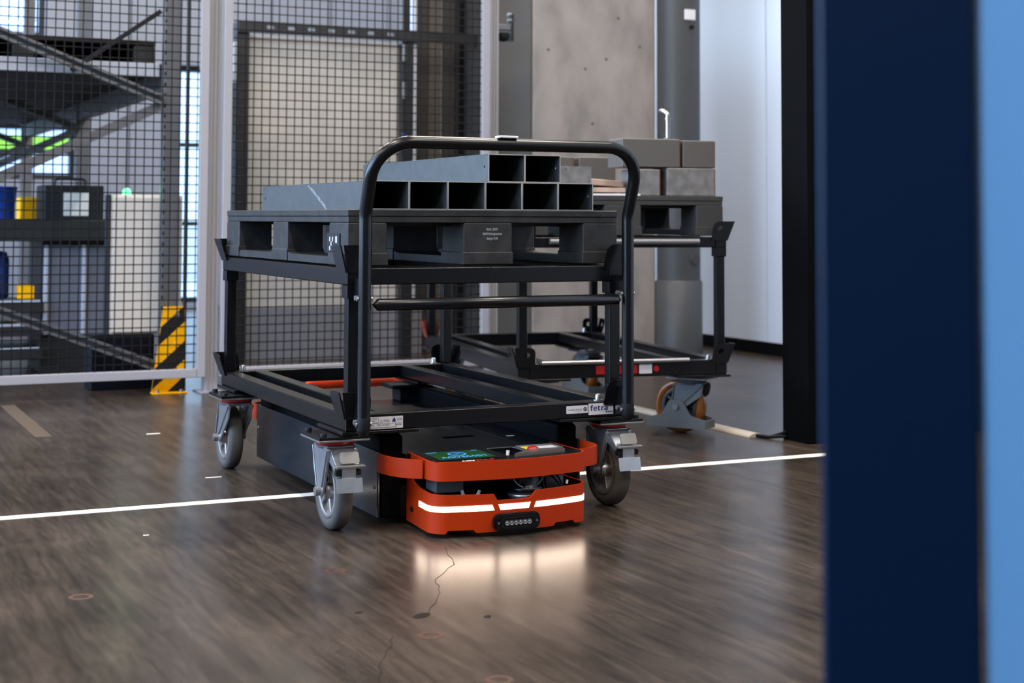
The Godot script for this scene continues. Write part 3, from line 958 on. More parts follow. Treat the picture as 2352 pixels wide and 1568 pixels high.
func channel(label: String, where: Vector3, scratched: bool) -> void:
	# folded tube: 110 wide, 76 high, 1 m long, a screw hole through each side near its front end
	var t := thing("sheet_metal_channel", label, "metal channel", where, 0.0, "sheet-metal channels stacked on the front pallet")
	var w := 0.1098
	var h := 0.076
	var th := 0.0022
	var z0 := -0.415
	var z1 := 0.583
	var b := mb()
	b.span(Vector3(-w / 2, 0, z0), Vector3(w / 2, th, z1), 0.0006).span(Vector3(-w / 2, h - th, z0), Vector3(w / 2, h, z1), 0.0006)
	for s in [-1.0, 1.0]:
		b.prism(PackedVector2Array([Vector2(z0, th), Vector2(z1, th), Vector2(z1, h - th), Vector2(z0, h - th)]), th, face(Vector3(s * (w / 2 - th / 2), 0, 0), Vector3.BACK, UP), [circle(Vector2(z1 - 0.026, h * 0.55), 0.0042, 12), circle(Vector2(z0 + 0.03, h * 0.5), 0.0042, 12)])
	obj("shell", b, M.galvanised, t)
	obj("cut_edge", mb().span(Vector3(-w / 2, 0, z1), Vector3(w / 2, th, z1 + 0.0006)).span(Vector3(-w / 2, h - th, z1), Vector3(w / 2, h, z1 + 0.0006)).span(Vector3(-w / 2, th, z1), Vector3(-w / 2 + th, h - th, z1 + 0.0006)).span(Vector3(w / 2 - th, th, z1), Vector3(w / 2, h - th, z1 + 0.0006)), M.cut_edge, t)
	obj("blocker_plate", mb().span(Vector3(-w / 2 + th, th, z0 + 0.004), Vector3(w / 2 - th, h - th, z0 + 0.006)), M.galvanised, t)  # unseen plate, added to keep light out at the rear end
	if scratched:
		for k in 7:
			var u := 0.13 * k
			var a := Vector3(-w / 2 - 0.0001, h - 0.004 - 0.066 * u, 0.055 + 0.16 * u + 0.013 * (k % 2))
			obj("scratch", mb().bar(a, a + Vector3(0, -0.02, 0.048), 0.003, 0.0003, Vector3.BACK), M.scratch, t)


func pallet(called: String, label: String, where: Vector3, turn: float, marked: bool) -> void:
	var t := thing(called, label, "pallet", where, turn)
	var m: Material = M.pallet_plastic if marked else M.pallet_pale
	obj("deck", mb().box(Vector3(0, 0.1405, 0), Vector3(0.8, 0.019, 1.2), 0.003).box(Vector3(0, 0.123, 0), Vector3(0.797, 0.0175, 1.197), 0.003), m, t)
	for x in [-0.345, 0.0, 0.345]:
		var wx := 0.11 if absf(x) > 0.1 else 0.145
		for z in [-0.525, 0.0, 0.525]:
			var wz := 0.15 if absf(z) > 0.1 else 0.145
			obj("block", mb().box(Vector3(x, 0.0665, z), Vector3(wx, 0.1, wz), 0.005).box(Vector3(x, 0.02, z), Vector3(wx + 0.006, 0.036, wz + 0.004), 0.004), m, t)
		for s in [-1.0, 1.0]:
			# worn runner between the blocks, chamfered where the forks slide in
			obj("runner", mb().prism(PackedVector2Array([Vector2(0.07, 0.004), Vector2(0.45, 0.004), Vector2(0.45, 0.018), Vector2(0.43, 0.024), Vector2(0.11, 0.024), Vector2(0.07, 0.03)]), wx * 0.96, face(Vector3(x, 0, 0), Vector3.BACK * s, UP)), m, t)
	for z in [-0.5, -0.17, 0.17, 0.5]:
		obj("deck_rib", mb().box(Vector3(0, 0.111, z), Vector3(0.56, 0.012, 0.02), 0.002), m, t)
	if marked:
		for q in [["Mat.Nr.: 2085151", 0.098, 0.033, 0.0065], ["TRUMPF Werkzeugmaschinen", 0.0855, 0.058, 0.0065], ["Ditzingen TY/3PE", 0.073, 0.033, 0.0065]]:
			words("stencil_print", q[0], q[3], at(0.012, q[1], 0.6004), M.grey_print, t, q[2])
		var pl := obj("tag_plate", mb().box(Vector3(-0.402, 0.062, 0.495), Vector3(0.004, 0.05, 0.1), 0.001), M.robot_paint, t)
		for q in [[0.47, 0.071, 0.009, 0.012], [0.492, 0.071, 0.009, 0.012], [0.481, 0.059, 0.009, 0.011], [0.47, 0.047, 0.009, 0.011], [0.492, 0.047, 0.009, 0.011], [0.522, 0.07, 0.014, 0.018]]:
			obj("white_mark", mb().box(Vector3(-0.4042, q[1], q[0]), Vector3(0.0006, q[3], q[2])), M.grey_print, pl)


func cart_back() -> void:
	var yaw := -0.16
	var fc := Vector3(1.462, 0, -0.456)
	var X := Vector3(cos(-yaw), 0, sin(-yaw))
	var Z := Vector3(-sin(-yaw), 0, cos(-yaw))
	var L := 0.66
	var c := fc - X * 0.4066 - Z * L
	L = 0.73
	var t := thing("pallet_cart", "black wheeled pallet cart with amber wheels, standing behind the front cart", "cart", c - Z * 0.07, yaw)
	frame(t, 0.4066, L, 0.285, 0.738, 0.055, 0.038, true, M.red_brown)
	for y in [[0.722, 0.011, -0.29, 0.29], [0.2875, 0.0085, -0.32, 0.25]]:
		obj("side_rod", mb().rod(Vector3(y[2], y[0], L + y[1]), Vector3(y[3], y[0], L + y[1]), y[1], 12), M.chrome if y[0] < 0.5 else M.rack_steel, t)
	caster(t, Vector3(0.32, 0, 0.61), 0.75, 0.221, 0.05, false, "amber")
	caster(t, Vector3(-0.32, 0, 0.61), 0.5, 0.221, 0.05, false, "amber")
	caster(t, Vector3(0.32, 0, -0.58), 0.2, 0.221, 0.05, false, "amber")
	caster(t, Vector3(-0.32, 0, -0.58), 0.0, 0.221, 0.05, false, "amber")
	obj("red_label", mb().prism(rrect(0.16, 0.032, 0.002), 0.0008, at(-0.03, 0.258, L + 0.0006)), M.red_plastic, t)
	obj("white_label", mb().prism(rrect(0.05, 0.034, 0.002), 0.0008, at(0.082, 0.258, L + 0.0006)), M.sticker, t)
	obj("round_label", mb().prism(circle(Vector2(0, 0), 0.011, 20), 0.0008, at(0.124, 0.258, L + 0.0006)), M.red_plastic, t)
	pallet("plastic_pallet", "dark grey plastic pallet on the back cart, carrying steel blocks and boards", c + Z * 0.045 + UP * 0.741, yaw, false)
	var top := 0.741 + 0.15
	var g := "machined steel blocks on the back pallet"
	# in the pallet's own axes: x, height, z, size
	var blocks := [
		["pale steel block with rusty end at the outer edge of the back pallet, lower layer", 0.296, 0.0, 0.5, Vector3(0.2, 0.106, 0.17)],
		["smaller steel block in the lower layer next to the pale one", 0.122, 0.0, 0.5, Vector3(0.1, 0.1, 0.17)],
		["warm grey steel block lying upper and inner, touching the handle's bend", 0.137, 0.107, 0.5, Vector3(0.235, 0.108, 0.16)],
		["cool grey steel block lying upper and outer, before the pipe", 0.33, 0.107, 0.5, Vector3(0.135, 0.104, 0.16)]]
	for q in blocks:
		steel_block(q[0], c + X * q[1] + Z * q[3] + UP * (top + q[2]), yaw, q[4], g)
	var nb := mb()
	var nw := 0.135
	nb.prism(PackedVector2Array([Vector2(-nw / 2, 0), Vector2(nw / 2, 0), Vector2(nw / 2, 0.107), Vector2(-nw / 2 + 0.042, 0.107), Vector2(-nw / 2 + 0.04, 0.09), Vector2(-nw / 2 + 0.036, 0.09), Vector2(-nw / 2 + 0.032, 0.107), Vector2(-nw / 2, 0.107)]), 0.12)
	single("steel_block", nb, M.steel_block, "pale steel block with a notch in its top edge, beside the upper channels", "steel block", c + X * -0.172 + Z * 0.53 + UP * top, yaw, g)
	var h := thing("grab_hook", "bent chrome hook standing on the warm grey upper steel block before the pipe", "hook", c + X * 0.236 + Z * 0.5 + UP * (top + 0.215), yaw)
	obj("hook", mb().tube(bent([Vector3(0, 0, 0), Vector3(0, 0.1, 0), Vector3(-0.012, 0.113, -0.02), Vector3(-0.014, 0.113, -0.04)], [0.012, 0.008], 6), 0.0085, 12), M.chrome, h)
	obj("collar", mb().rod(Vector3(0, 0.076, 0), Vector3(0, 0.086, 0), 0.011, 14), M.chrome, h)
	obj("base", mb().rod(Vector3(0, 0.0, 0), Vector3(0, 0.008, 0), 0.016, 14), M.cast_grey, h)
	single("board", mb().box(Vector3(0, 0.01, 0), Vector3(0.19, 0.018, 0.32), 0.002), M.cardboard, "thin brown board lying flat beside the steel blocks", "board", c + X * -0.045 + Z * 0.37 + UP * (top + 0.012), yaw + 0.03)
	single("paper_sheet", mb().box(Vector3(0, 0.003, 0), Vector3(0.26, 0.008, 0.3), 0.001), M.paper, "crumpled white sheet flat on the back pallet, under the boards", "paper", c + X * -0.035 + Z * 0.44 + UP * (top + 0.0002), yaw - 0.05)
	single("cardboard_sheet", mb().box(Vector3(0, 0.014, 0), Vector3(0.18, 0.024, 0.3), 0.003, Transform3D(Basis(Vector3.BACK, -0.06), NO)), M.cardboard, "pinkish cardboard slab resting askew over the brown board", "cardboard", c + X * -0.045 + Z * 0.35 + UP * (top + 0.036), yaw + 0.12)
	steel_block("dark grey block standing behind the cardboard slab, right one of the pair", c + X * 0.11 + Z * -0.02 + UP * top, yaw, Vector3(0.16, 0.165, 0.14), "dark blocks behind the cardboard")
	steel_block("dark grey block standing behind the upper channels, left one of the pair", c + X * -0.06 + Z * -0.02 + UP * top, yaw, Vector3(0.14, 0.165, 0.14), "dark blocks behind the cardboard")


func steel_block(label: String, where: Vector3, turn: float, s: Vector3, group: String) -> void:
	var t := thing("steel_block", label, "steel block", where, turn, group)
	obj("body", mb().box(Vector3(0, s.y / 2, 0), s - Vector3(0.004, 0, 0), 0.004), M.steel_dark if label.contains("lying") or label.begins_with("dark") else M.steel_block, t)
	obj("rusty_end", mb().box(Vector3(s.x / 2 - 0.003, s.y / 2, 0), Vector3(0.006, s.y - 0.002, s.z - 0.002), 0.002), M.rust, t)


# ---------------------------------------------------------------- robot
func plan_path(half: float, bow: float, corner: float, cx: float, steps := 64) -> PackedVector2Array:
	# plan of the bumper: from the left flank round the front to the right flank
	var o := PackedVector2Array()
	var p := PackedVector2Array([Vector2(cx - half + 0.01, 0.567), Vector2(cx - half, 0.795), Vector2(cx, 0.795 + bow * 2.0), Vector2(cx + half, 0.795), Vector2(cx + half - 0.01, 0.567)])
	var q := PackedVector2Array([p[0]])
	# rounded front corners, then a shallow bow between them
	for i in 9:
		var a := PI - PI / 2 * i / 8.0
		q.append(Vector2(cx - half + corner, 0.782 - corner) + Vector2(cos(a), sin(a)) * corner)
	for i in range(1, 24):
		var u := i / 24.0
		q.append(Vector2(lerpf(cx - half + corner, cx + half - corner, u), 0.782 + bow * 4.0 * u * (1.0 - u)))
	for i in 9:
		var a := PI / 2 - PI / 2 * i / 8.0
		q.append(Vector2(cx + half - corner, 0.782 - corner) + Vector2(cos(a), sin(a)) * corner)
	q.append(p[4])
	# even steps along it
	var total := 0.0
	for i in q.size() - 1:
		total += q[i].distance_to(q[i + 1])
	for k in steps + 1:
		var want := total * k / steps
		var run := 0.0
		for i in q.size() - 1:
			var d := q[i].distance_to(q[i + 1])
			if run + d >= want - 1e-6:
				o.append(q[i].lerp(q[i + 1], clampf((want - run) / d, 0, 1)))
				break
			run += d
	return o


func on_path(path: PackedVector2Array, s: float) -> Vector2:
	var k := clampf(s, 0, 1) * (path.size() - 1)
	var i := mini(int(k), path.size() - 2)
	return path[i].lerp(path[i + 1], k - i)


# share of the path at which x is reached on the front
func share_at(path: PackedVector2Array, x: float) -> float:
	for i in range(1, path.size() - 2):
		if path[i].y > 0.74 and path[i].x <= x and path[i + 1].x > x:
			return (i + (x - path[i].x) / (path[i + 1].x - path[i].x)) / (path.size() - 1)
	return 0.5


# sheet along the path between shares a and b whose edges pass through given (share, height) stops
func band(b: MB, path: PackedVector2Array, lo: Array, hi: Array, th: float, push := 0.0) -> MB:
	var cut := []
	for l in [lo, hi]:
		for q in l:
			if not cut.has(q[0]):
				cut.append(q[0])
	var a: float = lo[0][0]
	var e: float = lo[lo.size() - 1][0]
	for i in path.size():
		var s := float(i) / (path.size() - 1)
		if s > a and s < e and not cut.has(s):
			cut.append(s)
	cut.sort()
	var pp := PackedVector2Array()
	var pl := PackedFloat32Array()
	var ph := PackedFloat32Array()
	for s in cut:
		pp.append(on_path(path, s))
		pl.append(level(lo, s))
		ph.append(level(hi, s))
	return b.sheet(pp, pl, ph, th, push)


func level(l: Array, s: float) -> float:
	for i in l.size() - 1:
		if s <= l[i + 1][0]:
			return lerpf(l[i][1], l[i + 1][1], clampf((s - l[i][0]) / maxf(l[i + 1][0] - l[i][0], 1e-6), 0, 1))
	return l[l.size() - 1][1]


func robot() -> void:
	var t := thing("transport_robot", "flat dark transport robot with orange bumper and white light strips, under the front cart", "robot")
	var cx := -0.006
	# two side walls with a ledge, low deck between them
	for s in [-1.0, 1.0]:
		obj("side_panel", mb().span(Vector3(s * 0.3, 0.022, -0.565), Vector3(s * 0.292, 0.194, 0.567), 0.003), M.robot_paint, t)
		obj("side_wall", mb().span(Vector3(s * 0.2915, 0.02, -0.56), Vector3(s * 0.226, 0.238, 0.5655), 0.01), M.black_matt, t)
		for q in [[0.545, 0.1], [-0.54, 0.12]]:
			obj("panel_screw", mb().lathe(PackedVector2Array([Vector2(0.0026, 0.0), Vector2(0.0055, 0.0), Vector2(0.0055, 0.002), Vector2(0.003, 0.003), Vector2(0.0026, 0.0)]), face(Vector3(s * 0.3, q[1], q[0]), Vector3.UP * s, Vector3.RIGHT * s), 12), M.chrome, t)
	obj("chassis", mb().span(Vector3(-0.236, 0.02, -0.55), Vector3(0.236, 0.1, 0.562), 0.004), M.black_plastic, t)
	var dz0 := -0.55
	var deck := mb()
	deck.prism(PackedVector2Array([Vector2(-0.2355, dz0), Vector2(0.2355, dz0), Vector2(0.2355, 0.6), Vector2(-0.2355, 0.6)]), 0.012, face(Vector3(0, 0.183, 0), Vector3.RIGHT, Vector3.BACK), [PackedVector2Array([Vector2(-0.03, 0.347), Vector2(0.068, 0.347), Vector2(0.068, 0.383), Vector2(-0.03, 0.383)])])
	obj("deck", deck, M.black_gloss, t)
	for x in [-0.1, 0.12]:
		obj("deck_seam", mb().span(Vector3(x, 0.189, 0.1), Vector3(x + 0.002, 0.1895, 0.55)), M.dark_hole, t)
	obj("label_strip", mb().span(Vector3(0.15, 0.189, 0.4), Vector3(0.172, 0.1895, 0.412)), M.grey_print, t)
	# lifting tower at the far end of the deck
	obj("lift_pin", mb().span(Vector3(0.165, 0.189, -0.545), Vector3(0.2345, 0.238, -0.47), 0.004).span(Vector3(0.13, 0.234, -0.56), Vector3(0.2345, 0.2475, -0.45), 0.003), M.black_plastic, t)
	var path := plan_path(0.222, 0.022, 0.05, cx)
	for e in [1.0]:
		var turn := Transform3D() if e > 0 else Transform3D(Basis(UP, PI), Vector3(2 * cx, 0, 0))
		var up := obj("upper_band", band(mb(), path, [[0.0, 0.143], [1.0, 0.143]], [[0.0, 0.191], [1.0, 0.191]], 0.005), M.orange_paint, t)
		up.transform = turn
		# side loops between the wall and the band
		for s in [-1.0, 1.0]:
			var lp := PackedVector2Array()
			if s < 0:
				lp = PackedVector2Array([Vector2(cx - 0.296, 0.5665), Vector2(cx - 0.2945, 0.6), Vector2(cx - 0.288, 0.635), Vector2(cx - 0.275, 0.668), Vector2(cx - 0.256, 0.695), Vector2(cx - 0.228, 0.717)])
			else:
				lp = PackedVector2Array([Vector2(cx + 0.228, 0.717), Vector2(cx + 0.256, 0.71), Vector2(cx + 0.285, 0.693), Vector2(cx + 0.304, 0.668), Vector2(cx + 0.311, 0.64), Vector2(cx + 0.311, 0.6), Vector2(cx + 0.309, 0.5665)])
			var nl := PackedFloat32Array()
			var nh := PackedFloat32Array()
			for i in lp.size():
				nl.append(0.143)
				nh.append(0.191)
			var lo := obj("side_loop", mb().sheet(lp, nl, nh, 0.005), M.orange_paint, t)
			lo.transform = turn
		var b := mb()
		var n0 := share_at(path, -0.072)
		var n1 := share_at(path, 0.03)
		var c0 := share_at(path, -0.196)
		var c1 := share_at(path, -0.118)
		var c2 := share_at(path, 0.1)
		var c3 := share_at(path, 0.17)
		band(b, path, [[0.0, 0.012], [c0, 0.012], [c0 + 0.008, 0.02], [c1 - 0.008, 0.02], [c1, 0.012], [c2, 0.012], [c2 + 0.008, 0.02], [c3 - 0.008, 0.02], [c3, 0.012], [1.0, 0.012]], [[0.0, 0.145], [0.045, 0.145], [0.06, 0.12], [0.12, 0.112], [n0, 0.106], [n0 + 0.012, 0.09], [n1, 0.09], [n1 + 0.02, 0.108], [0.9, 0.112], [0.94, 0.12], [0.955, 0.145], [1.0, 0.145]], 0.006)
		var bu := obj("bumper", b, M.orange_paint, t)
		bu.transform = turn
		for x in [-1.0, 1.0]:
			var sc := obj("bumper_screw", mb().lathe(PackedVector2Array([Vector2(0, 0.0), Vector2(0.007, 0.0), Vector2(0.007, 0.002), Vector2(0.004, 0.0035), Vector2(0.0035, 0.001), Vector2(0, 0.001)]), face(Vector3(cx + x * 0.218, 0.05, 0.62), Vector3.UP * x, Vector3.RIGHT * x), 12), M.black_plastic, t)
			sc.transform = turn
		if e > 0:
			var gap0 := share_at(path, -0.071)
			var gap1 := share_at(path, -0.06)
			var gap2 := share_at(path, 0.03)
			var gap3 := share_at(path, 0.041)
			for q in [[0.125, gap0, 0.0, -1.0], [gap1, gap2, 1.0, 1.0], [gap3, 0.8, -1.0, 0.0]]:
				var sl: float = q[1] - q[0]
				var d := 0.007
				var lo := [[q[0], 0.08], [q[0] + d, 0.066]] if q[2] > 0 else [[q[0], 0.066]]
				var hi := [[q[0], 0.066], [q[0] + d, 0.08]] if q[2] < 0 else [[q[0], 0.08]]
				lo.append_array([[q[1] - d, 0.066], [q[1], 0.08]] if q[3] > 0 else [[q[1], 0.066]])
				hi.append_array([[q[1] - d, 0.08], [q[1], 0.066]] if q[3] < 0 else [[q[1], 0.08]])
				var st := obj("light_strip", band(mb(), path, lo, hi, 0.004, 0.0012), M.led_white, t)
				st.transform = turn
				for k in (1 if sl < 0.15 else 5):
					var kk := 1 if sl < 0.15 else 5
					var s0: float = q[0] + sl * k / kk
					var s1: float = q[0] + sl * (k + 1) / kk
					var p0 := on_path(path, s0)
					var p1 := on_path(path, s1)
					var dd := (p1 - p0).normalized()
					var out := Vector3(-dd.y, 0, dd.x)
					area(t, Vector3((p0.x + p1.x) / 2, 0.073, (p0.y + p1.y) / 2) + out * 0.006, Vector2(p0.distance_to(p1), 0.014), 0.0075 * p0.distance_to(p1) / 0.1, Color(1.0, 0.9, 0.8), Basis(UP.cross(-out), UP, -out))
	for s in [-1.0, 1.0]:
		var rl := PackedVector2Array([Vector2(s * 0.3, -0.567), Vector2(s * 0.303, -0.6), Vector2(s * 0.297, -0.63), Vector2(s * 0.28, -0.65), Vector2(s * 0.25, -0.66)])
		if s > 0:
			rl.reverse()
		var re := PackedFloat32Array([0.143, 0.143, 0.143, 0.143, 0.143])
		var rh := PackedFloat32Array([0.191, 0.191, 0.191, 0.191, 0.191])
		obj("side_loop", mb().sheet(rl, re, rh, -0.005), M.orange_paint, t)
		obj("rear_arm", mb().bar(Vector3(s * 0.16 + 0.12, 0.14, -0.54), Vector3(s * 0.16 + 0.12, 0.222, -0.79), 0.03, 0.008, Vector3.RIGHT, 0.002), M.black_plastic, t)
	obj("rear_bumper", mb().lathe(PackedVector2Array([Vector2(0, -0.21), Vector2(0.012, -0.21), Vector2(0.0185, -0.19), Vector2(0.0185, 0.19), Vector2(0.012, 0.21), Vector2(0, 0.21)]), face(Vector3(0.155, 0.2235, -0.8), UP, Vector3.RIGHT), 24), M.orange_bright, t)
	# oval signal lamp on the bumper
	var lamp := obj("signal_lamp", mb().prism(rrect(0.13, 0.044, 0.0215, 8), 0.012, at(-0.013, 0.036, 0.809)).prism(rrect(0.124, 0.038, 0.0185, 8), 0.018, at(-0.013, 0.036, 0.81)), M.black_gloss, t)
	obj("rim", mb().prism(rrect(0.096, 0.027, 0.0133, 8), 0.004, at(-0.013, 0.036, 0.82), [rrect(0.088, 0.02, 0.0098, 8)]), M.black_plastic, lamp)
	obj("reflector", mb().prism(rrect(0.088, 0.02, 0.0098, 8), 0.001, at(-0.013, 0.036, 0.8197)), M.black_plastic, lamp)
	for k in 6:
		obj("diode", mb().lathe(PackedVector2Array([Vector2(0.0, 0.0), Vector2(0.006, 0.0), Vector2(0.0065, 0.002), Vector2(0.0035, 0.0005), Vector2(0.0028, 0.002), Vector2(0, 0.003)]), face(Vector3(-0.013 - 0.0315 + k * 0.0126, 0.036, 0.8205), Vector3.RIGHT, Vector3.BACK), 14), M.rack_steel, lamp)
	for s in [-1.0, 1.0]:
		obj("lamp_screw", mb().lathe(PackedVector2Array([Vector2(0.0012, 0.0), Vector2(0.003, 0.0), Vector2(0.003, 0.001), Vector2(0.0012, 0.0008)]), face(Vector3(-0.013 + s * 0.054, 0.036, 0.819), Vector3.RIGHT, Vector3.BACK), 10), M.cast_grey, lamp)
	console(t, path, cx)
	# what shows in the gap between the two bands
	obj("inner_wall", mb().span(Vector3(-0.215, 0.1, 0.585), Vector3(0.205, 0.143, 0.592), 0.001), M.black_plastic, t)
	obj("drive_housing", mb().span(Vector3(-0.195, 0.1, 0.64), Vector3(-0.115, 0.138, 0.71), 0.004), M.cast_grey, t)
	var sn := obj("scanner", mb().lathe(PackedVector2Array([Vector2(0.0, 0.1), Vector2(0.042, 0.1), Vector2(0.044, 0.104), Vector2(0.04, 0.112), Vector2(0.034, 0.118), Vector2(0.034, 0.14), Vector2(0, 0.142)]), at(0.045, 0, 0.745), 32), M.black_gloss, t)
	obj("scanner_foot", mb().lathe(PackedVector2Array([Vector2(0.0, 0.06), Vector2(0.046, 0.06), Vector2(0.046, 0.098), Vector2(0.044, 0.1), Vector2(0, 0.1)]), at(0.045, 0, 0.745), 32), M.black_plastic, sn)
	obj("silver_ring", mb().lathe(PackedVector2Array([Vector2(0.0465, 0.086), Vector2(0.0475, 0.088), Vector2(0.0475, 0.092), Vector2(0.0465, 0.094)]), at(0.045, 0, 0.745), 32), M.chrome, sn)
	var cl := PackedVector3Array()
	for i in 17:
		var u := i / 16.0
		cl.append(Vector3(-0.02 + 0.115 * u, 0.14 - 0.03 * sin(PI * clampf((u - 0.12) / 0.76, 0, 1)) ** 0.6, 0.775))
	obj("wire_guard", mb().tube(cl, 0.0016, 6), M.chrome, t)
	obj("motor", mb().lathe(PackedVector2Array([Vector2(0.0, 0.0), Vector2(0.026, 0.0), Vector2(0.03, 0.004), Vector2(0.03, 0.07), Vector2(0.026, 0.075), Vector2(0, 0.075)]), face(Vector3(0.095, 0.112, 0.69), Vector3.UP, Vector3.RIGHT), 24), M.cast_grey, t)
	for k in 5:
		var x := 0.075 + 0.018 * k
		obj("cable", mb().tube(bent([Vector3(x, 0.143, 0.7), Vector3(x - 0.01, 0.135, 0.74), Vector3(x + 0.006 - 0.012 * (k % 3), 0.11, 0.765), Vector3(x - 0.02 + 0.012 * k, 0.085, 0.76)], [0.015, 0.015], 5), 0.0024, 7), M.black_plastic, t)
	obj("cable_tie", mb().rod(Vector3(0.153, 0.112, 0.767), Vector3(0.155, 0.122, 0.766), 0.0035, 8), M.sticker, t)
	for q in [[-0.135, 0.75, 0.3], [-0.1, 0.76, -0.5]]:
		obj("cable_tag", mb().box(NO, Vector3(0.008, 0.026, 0.001), 0.0, Transform3D(Basis(Vector3.BACK, q[2]), Vector3(q[0], 0.1, q[1]))), M.sticker, t)
	obj("status_led", mb().box(Vector3(0.035, 0.092, 0.793), Vector3(0.02, 0.004, 0.001)), M.red_plastic, t)


func console(t: Node3D, path: PackedVector2Array, cx: float) -> void:
	# black top plate inside the upper band, with openings for the key well
	var o := PackedVector2Array()
	for i in path.size():
		var p := path[i]
		var c := Vector2(cx, 0.6)
		o.append(p + (c - p).normalized() * 0.006)
	var well := PackedVector2Array([Vector2(-0.008, 0.622), Vector2(0.064, 0.622), Vector2(0.064, 0.742), Vector2(-0.008, 0.742)])
	var y := 0.1913
	obj("console", mb().prism(o, 0.008, face(Vector3(0, y - 0.004, 0), Vector3.RIGHT, Vector3.BACK), [well]), M.black_gloss, t)
	var k := obj("key_well", mb().span(Vector3(-0.008, 0.15, 0.622), Vector3(0.064, 0.152, 0.742)).span(Vector3(-0.009, 0.15, 0.622), Vector3(-0.007, y - 0.008, 0.742)).span(Vector3(0.063, 0.15, 0.622), Vector3(0.065, y - 0.008, 0.742)).span(Vector3(-0.008, 0.15, 0.621), Vector3(0.064, y - 0.008, 0.623)), M.black_plastic, t)
	obj("lever", mb().tube(PackedVector3Array([Vector3(0.012, 0.152, 0.7), Vector3(0.013, 0.18, 0.699), Vector3(0.016, 0.197, 0.697)]), 0.0045, 12), M.sticker, k)
	obj("knob", mb().lathe(PackedVector2Array([Vector2(0, 0.152), Vector2(0.017, 0.152), Vector2(0.016, 0.162), Vector2(0, 0.163)]), at(0.035, 0, 0.7)), M.black_plastic, k)
	obj("well_trim", mb().span(Vector3(0.064, y, 0.618), Vector3(0.067, y + 0.0015, 0.744), 0.0005).span(Vector3(-0.01, y, 0.617), Vector3(0.067, y + 0.0015, 0.6195), 0.0005), M.cast_grey, t)
	# touch screen
	var F := func(x: float, z: float, h: float) -> Transform3D: return face(Vector3(x, y + h, z), Vector3.RIGHT, Vector3.FORWARD)
	obj("screen_bezel", mb().prism(rrect(0.2, 0.145, 0.006), 0.002, F.call(-0.118, 0.695, 0.001)), M.black_gloss, t)
	var s := obj("screen", mb().prism(rrect(0.155, 0.121, 0.002), 0.001, F.call(-0.122, 0.694, 0.0023)), M.screen_green, t)
	words("lettering", "AGVM401", 0.024, F.call(-0.122, 0.728, 0.003), M.screen_blue, s, 0.125)
	obj("check_ring", mb().prism(circle(NO_2, 0.025, 28), 0.0006, F.call(-0.124, 0.682, 0.003), [circle(NO_2, 0.0205, 28)]), M.screen_blue, s)
	obj("check_mark", mb().prism(PackedVector2Array([Vector2(-0.01, 0.001), Vector2(-0.003, -0.007), Vector2(0.012, 0.009), Vector2(0.0095, 0.0115), Vector2(-0.003, -0.002), Vector2(-0.0075, 0.0035)]), 0.0006, F.call(-0.124, 0.682, 0.003)), M.screen_blue, s)
	obj("status_bar", mb().prism(rrect(0.016, 0.006, 0.001), 0.0006, F.call(-0.058, 0.641, 0.003)), M.screen_blue, s)
	obj("status_bar", mb().prism(rrect(0.03, 0.004, 0.001), 0.0006, F.call(-0.18, 0.642, 0.003)), M.screen_blue, s)
	words("model_name", "AGV", 0.012, F.call(-0.135, 0.782, 0.0004), M.white_print, t, 0.038, true)
	words("model_name", "M4-C", 0.012, F.call(-0.088, 0.781, 0.0004), M.red_print, t, 0.05, true)
	# grey button panel and emergency stop
	var gp := obj("button_panel", mb().prism(rrect(0.112, 0.074, 0.008), 0.003, F.call(0.13, 0.65, 0.0015)), M.cast_grey, t)
	obj("white_field", mb().prism(rrect(0.055, 0.034, 0.002), 0.0008, F.call(0.142, 0.666, 0.0034)), M.sticker, gp)
	obj("yellow_field", mb().prism(rrect(0.04, 0.04, 0.002), 0.0006, F.call(0.097, 0.662, 0.0032)), M.yellow_paint, gp)
	obj("panel_screw", mb().lathe(PackedVector2Array([Vector2(0.001, 0.0), Vector2(0.003, 0.0), Vector2(0.003, 0.001), Vector2(0.001, 0.0012)]), at(0.182, y + 0.003, 0.66), 10), M.chrome, gp)
	obj("emergency_button", mb().lathe(PackedVector2Array([Vector2(0, 0.0), Vector2(0.009, 0.0), Vector2(0.009, 0.007), Vector2(0.0145, 0.008), Vector2(0.0155, 0.012), Vector2(0.0145, 0.016), Vector2(0.009, 0.0185), Vector2(0, 0.019)]), at(0.087, y - 0.006, 0.7), 28), M.red_plastic, t)
	# smoked lens in the corner
	var lo := PackedVector2Array()
	for i in 13:
		lo.append(Vector2(0.005, 0) + Vector2(0.17 * i / 12.0, 0.03 * sin(PI * i / 12.0)))
	lo.append(Vector2(0.17, -0.012))
	obj("smoked_lens", mb().prism(lo, 0.008, face(Vector3(-0.005, y + 0.004, 0.772), Vector3(0.96, 0, -0.26), Vector3(-0.26, 0, -0.96))), M.smoked_lens, t)


const NO_2 := Vector2.ZERO


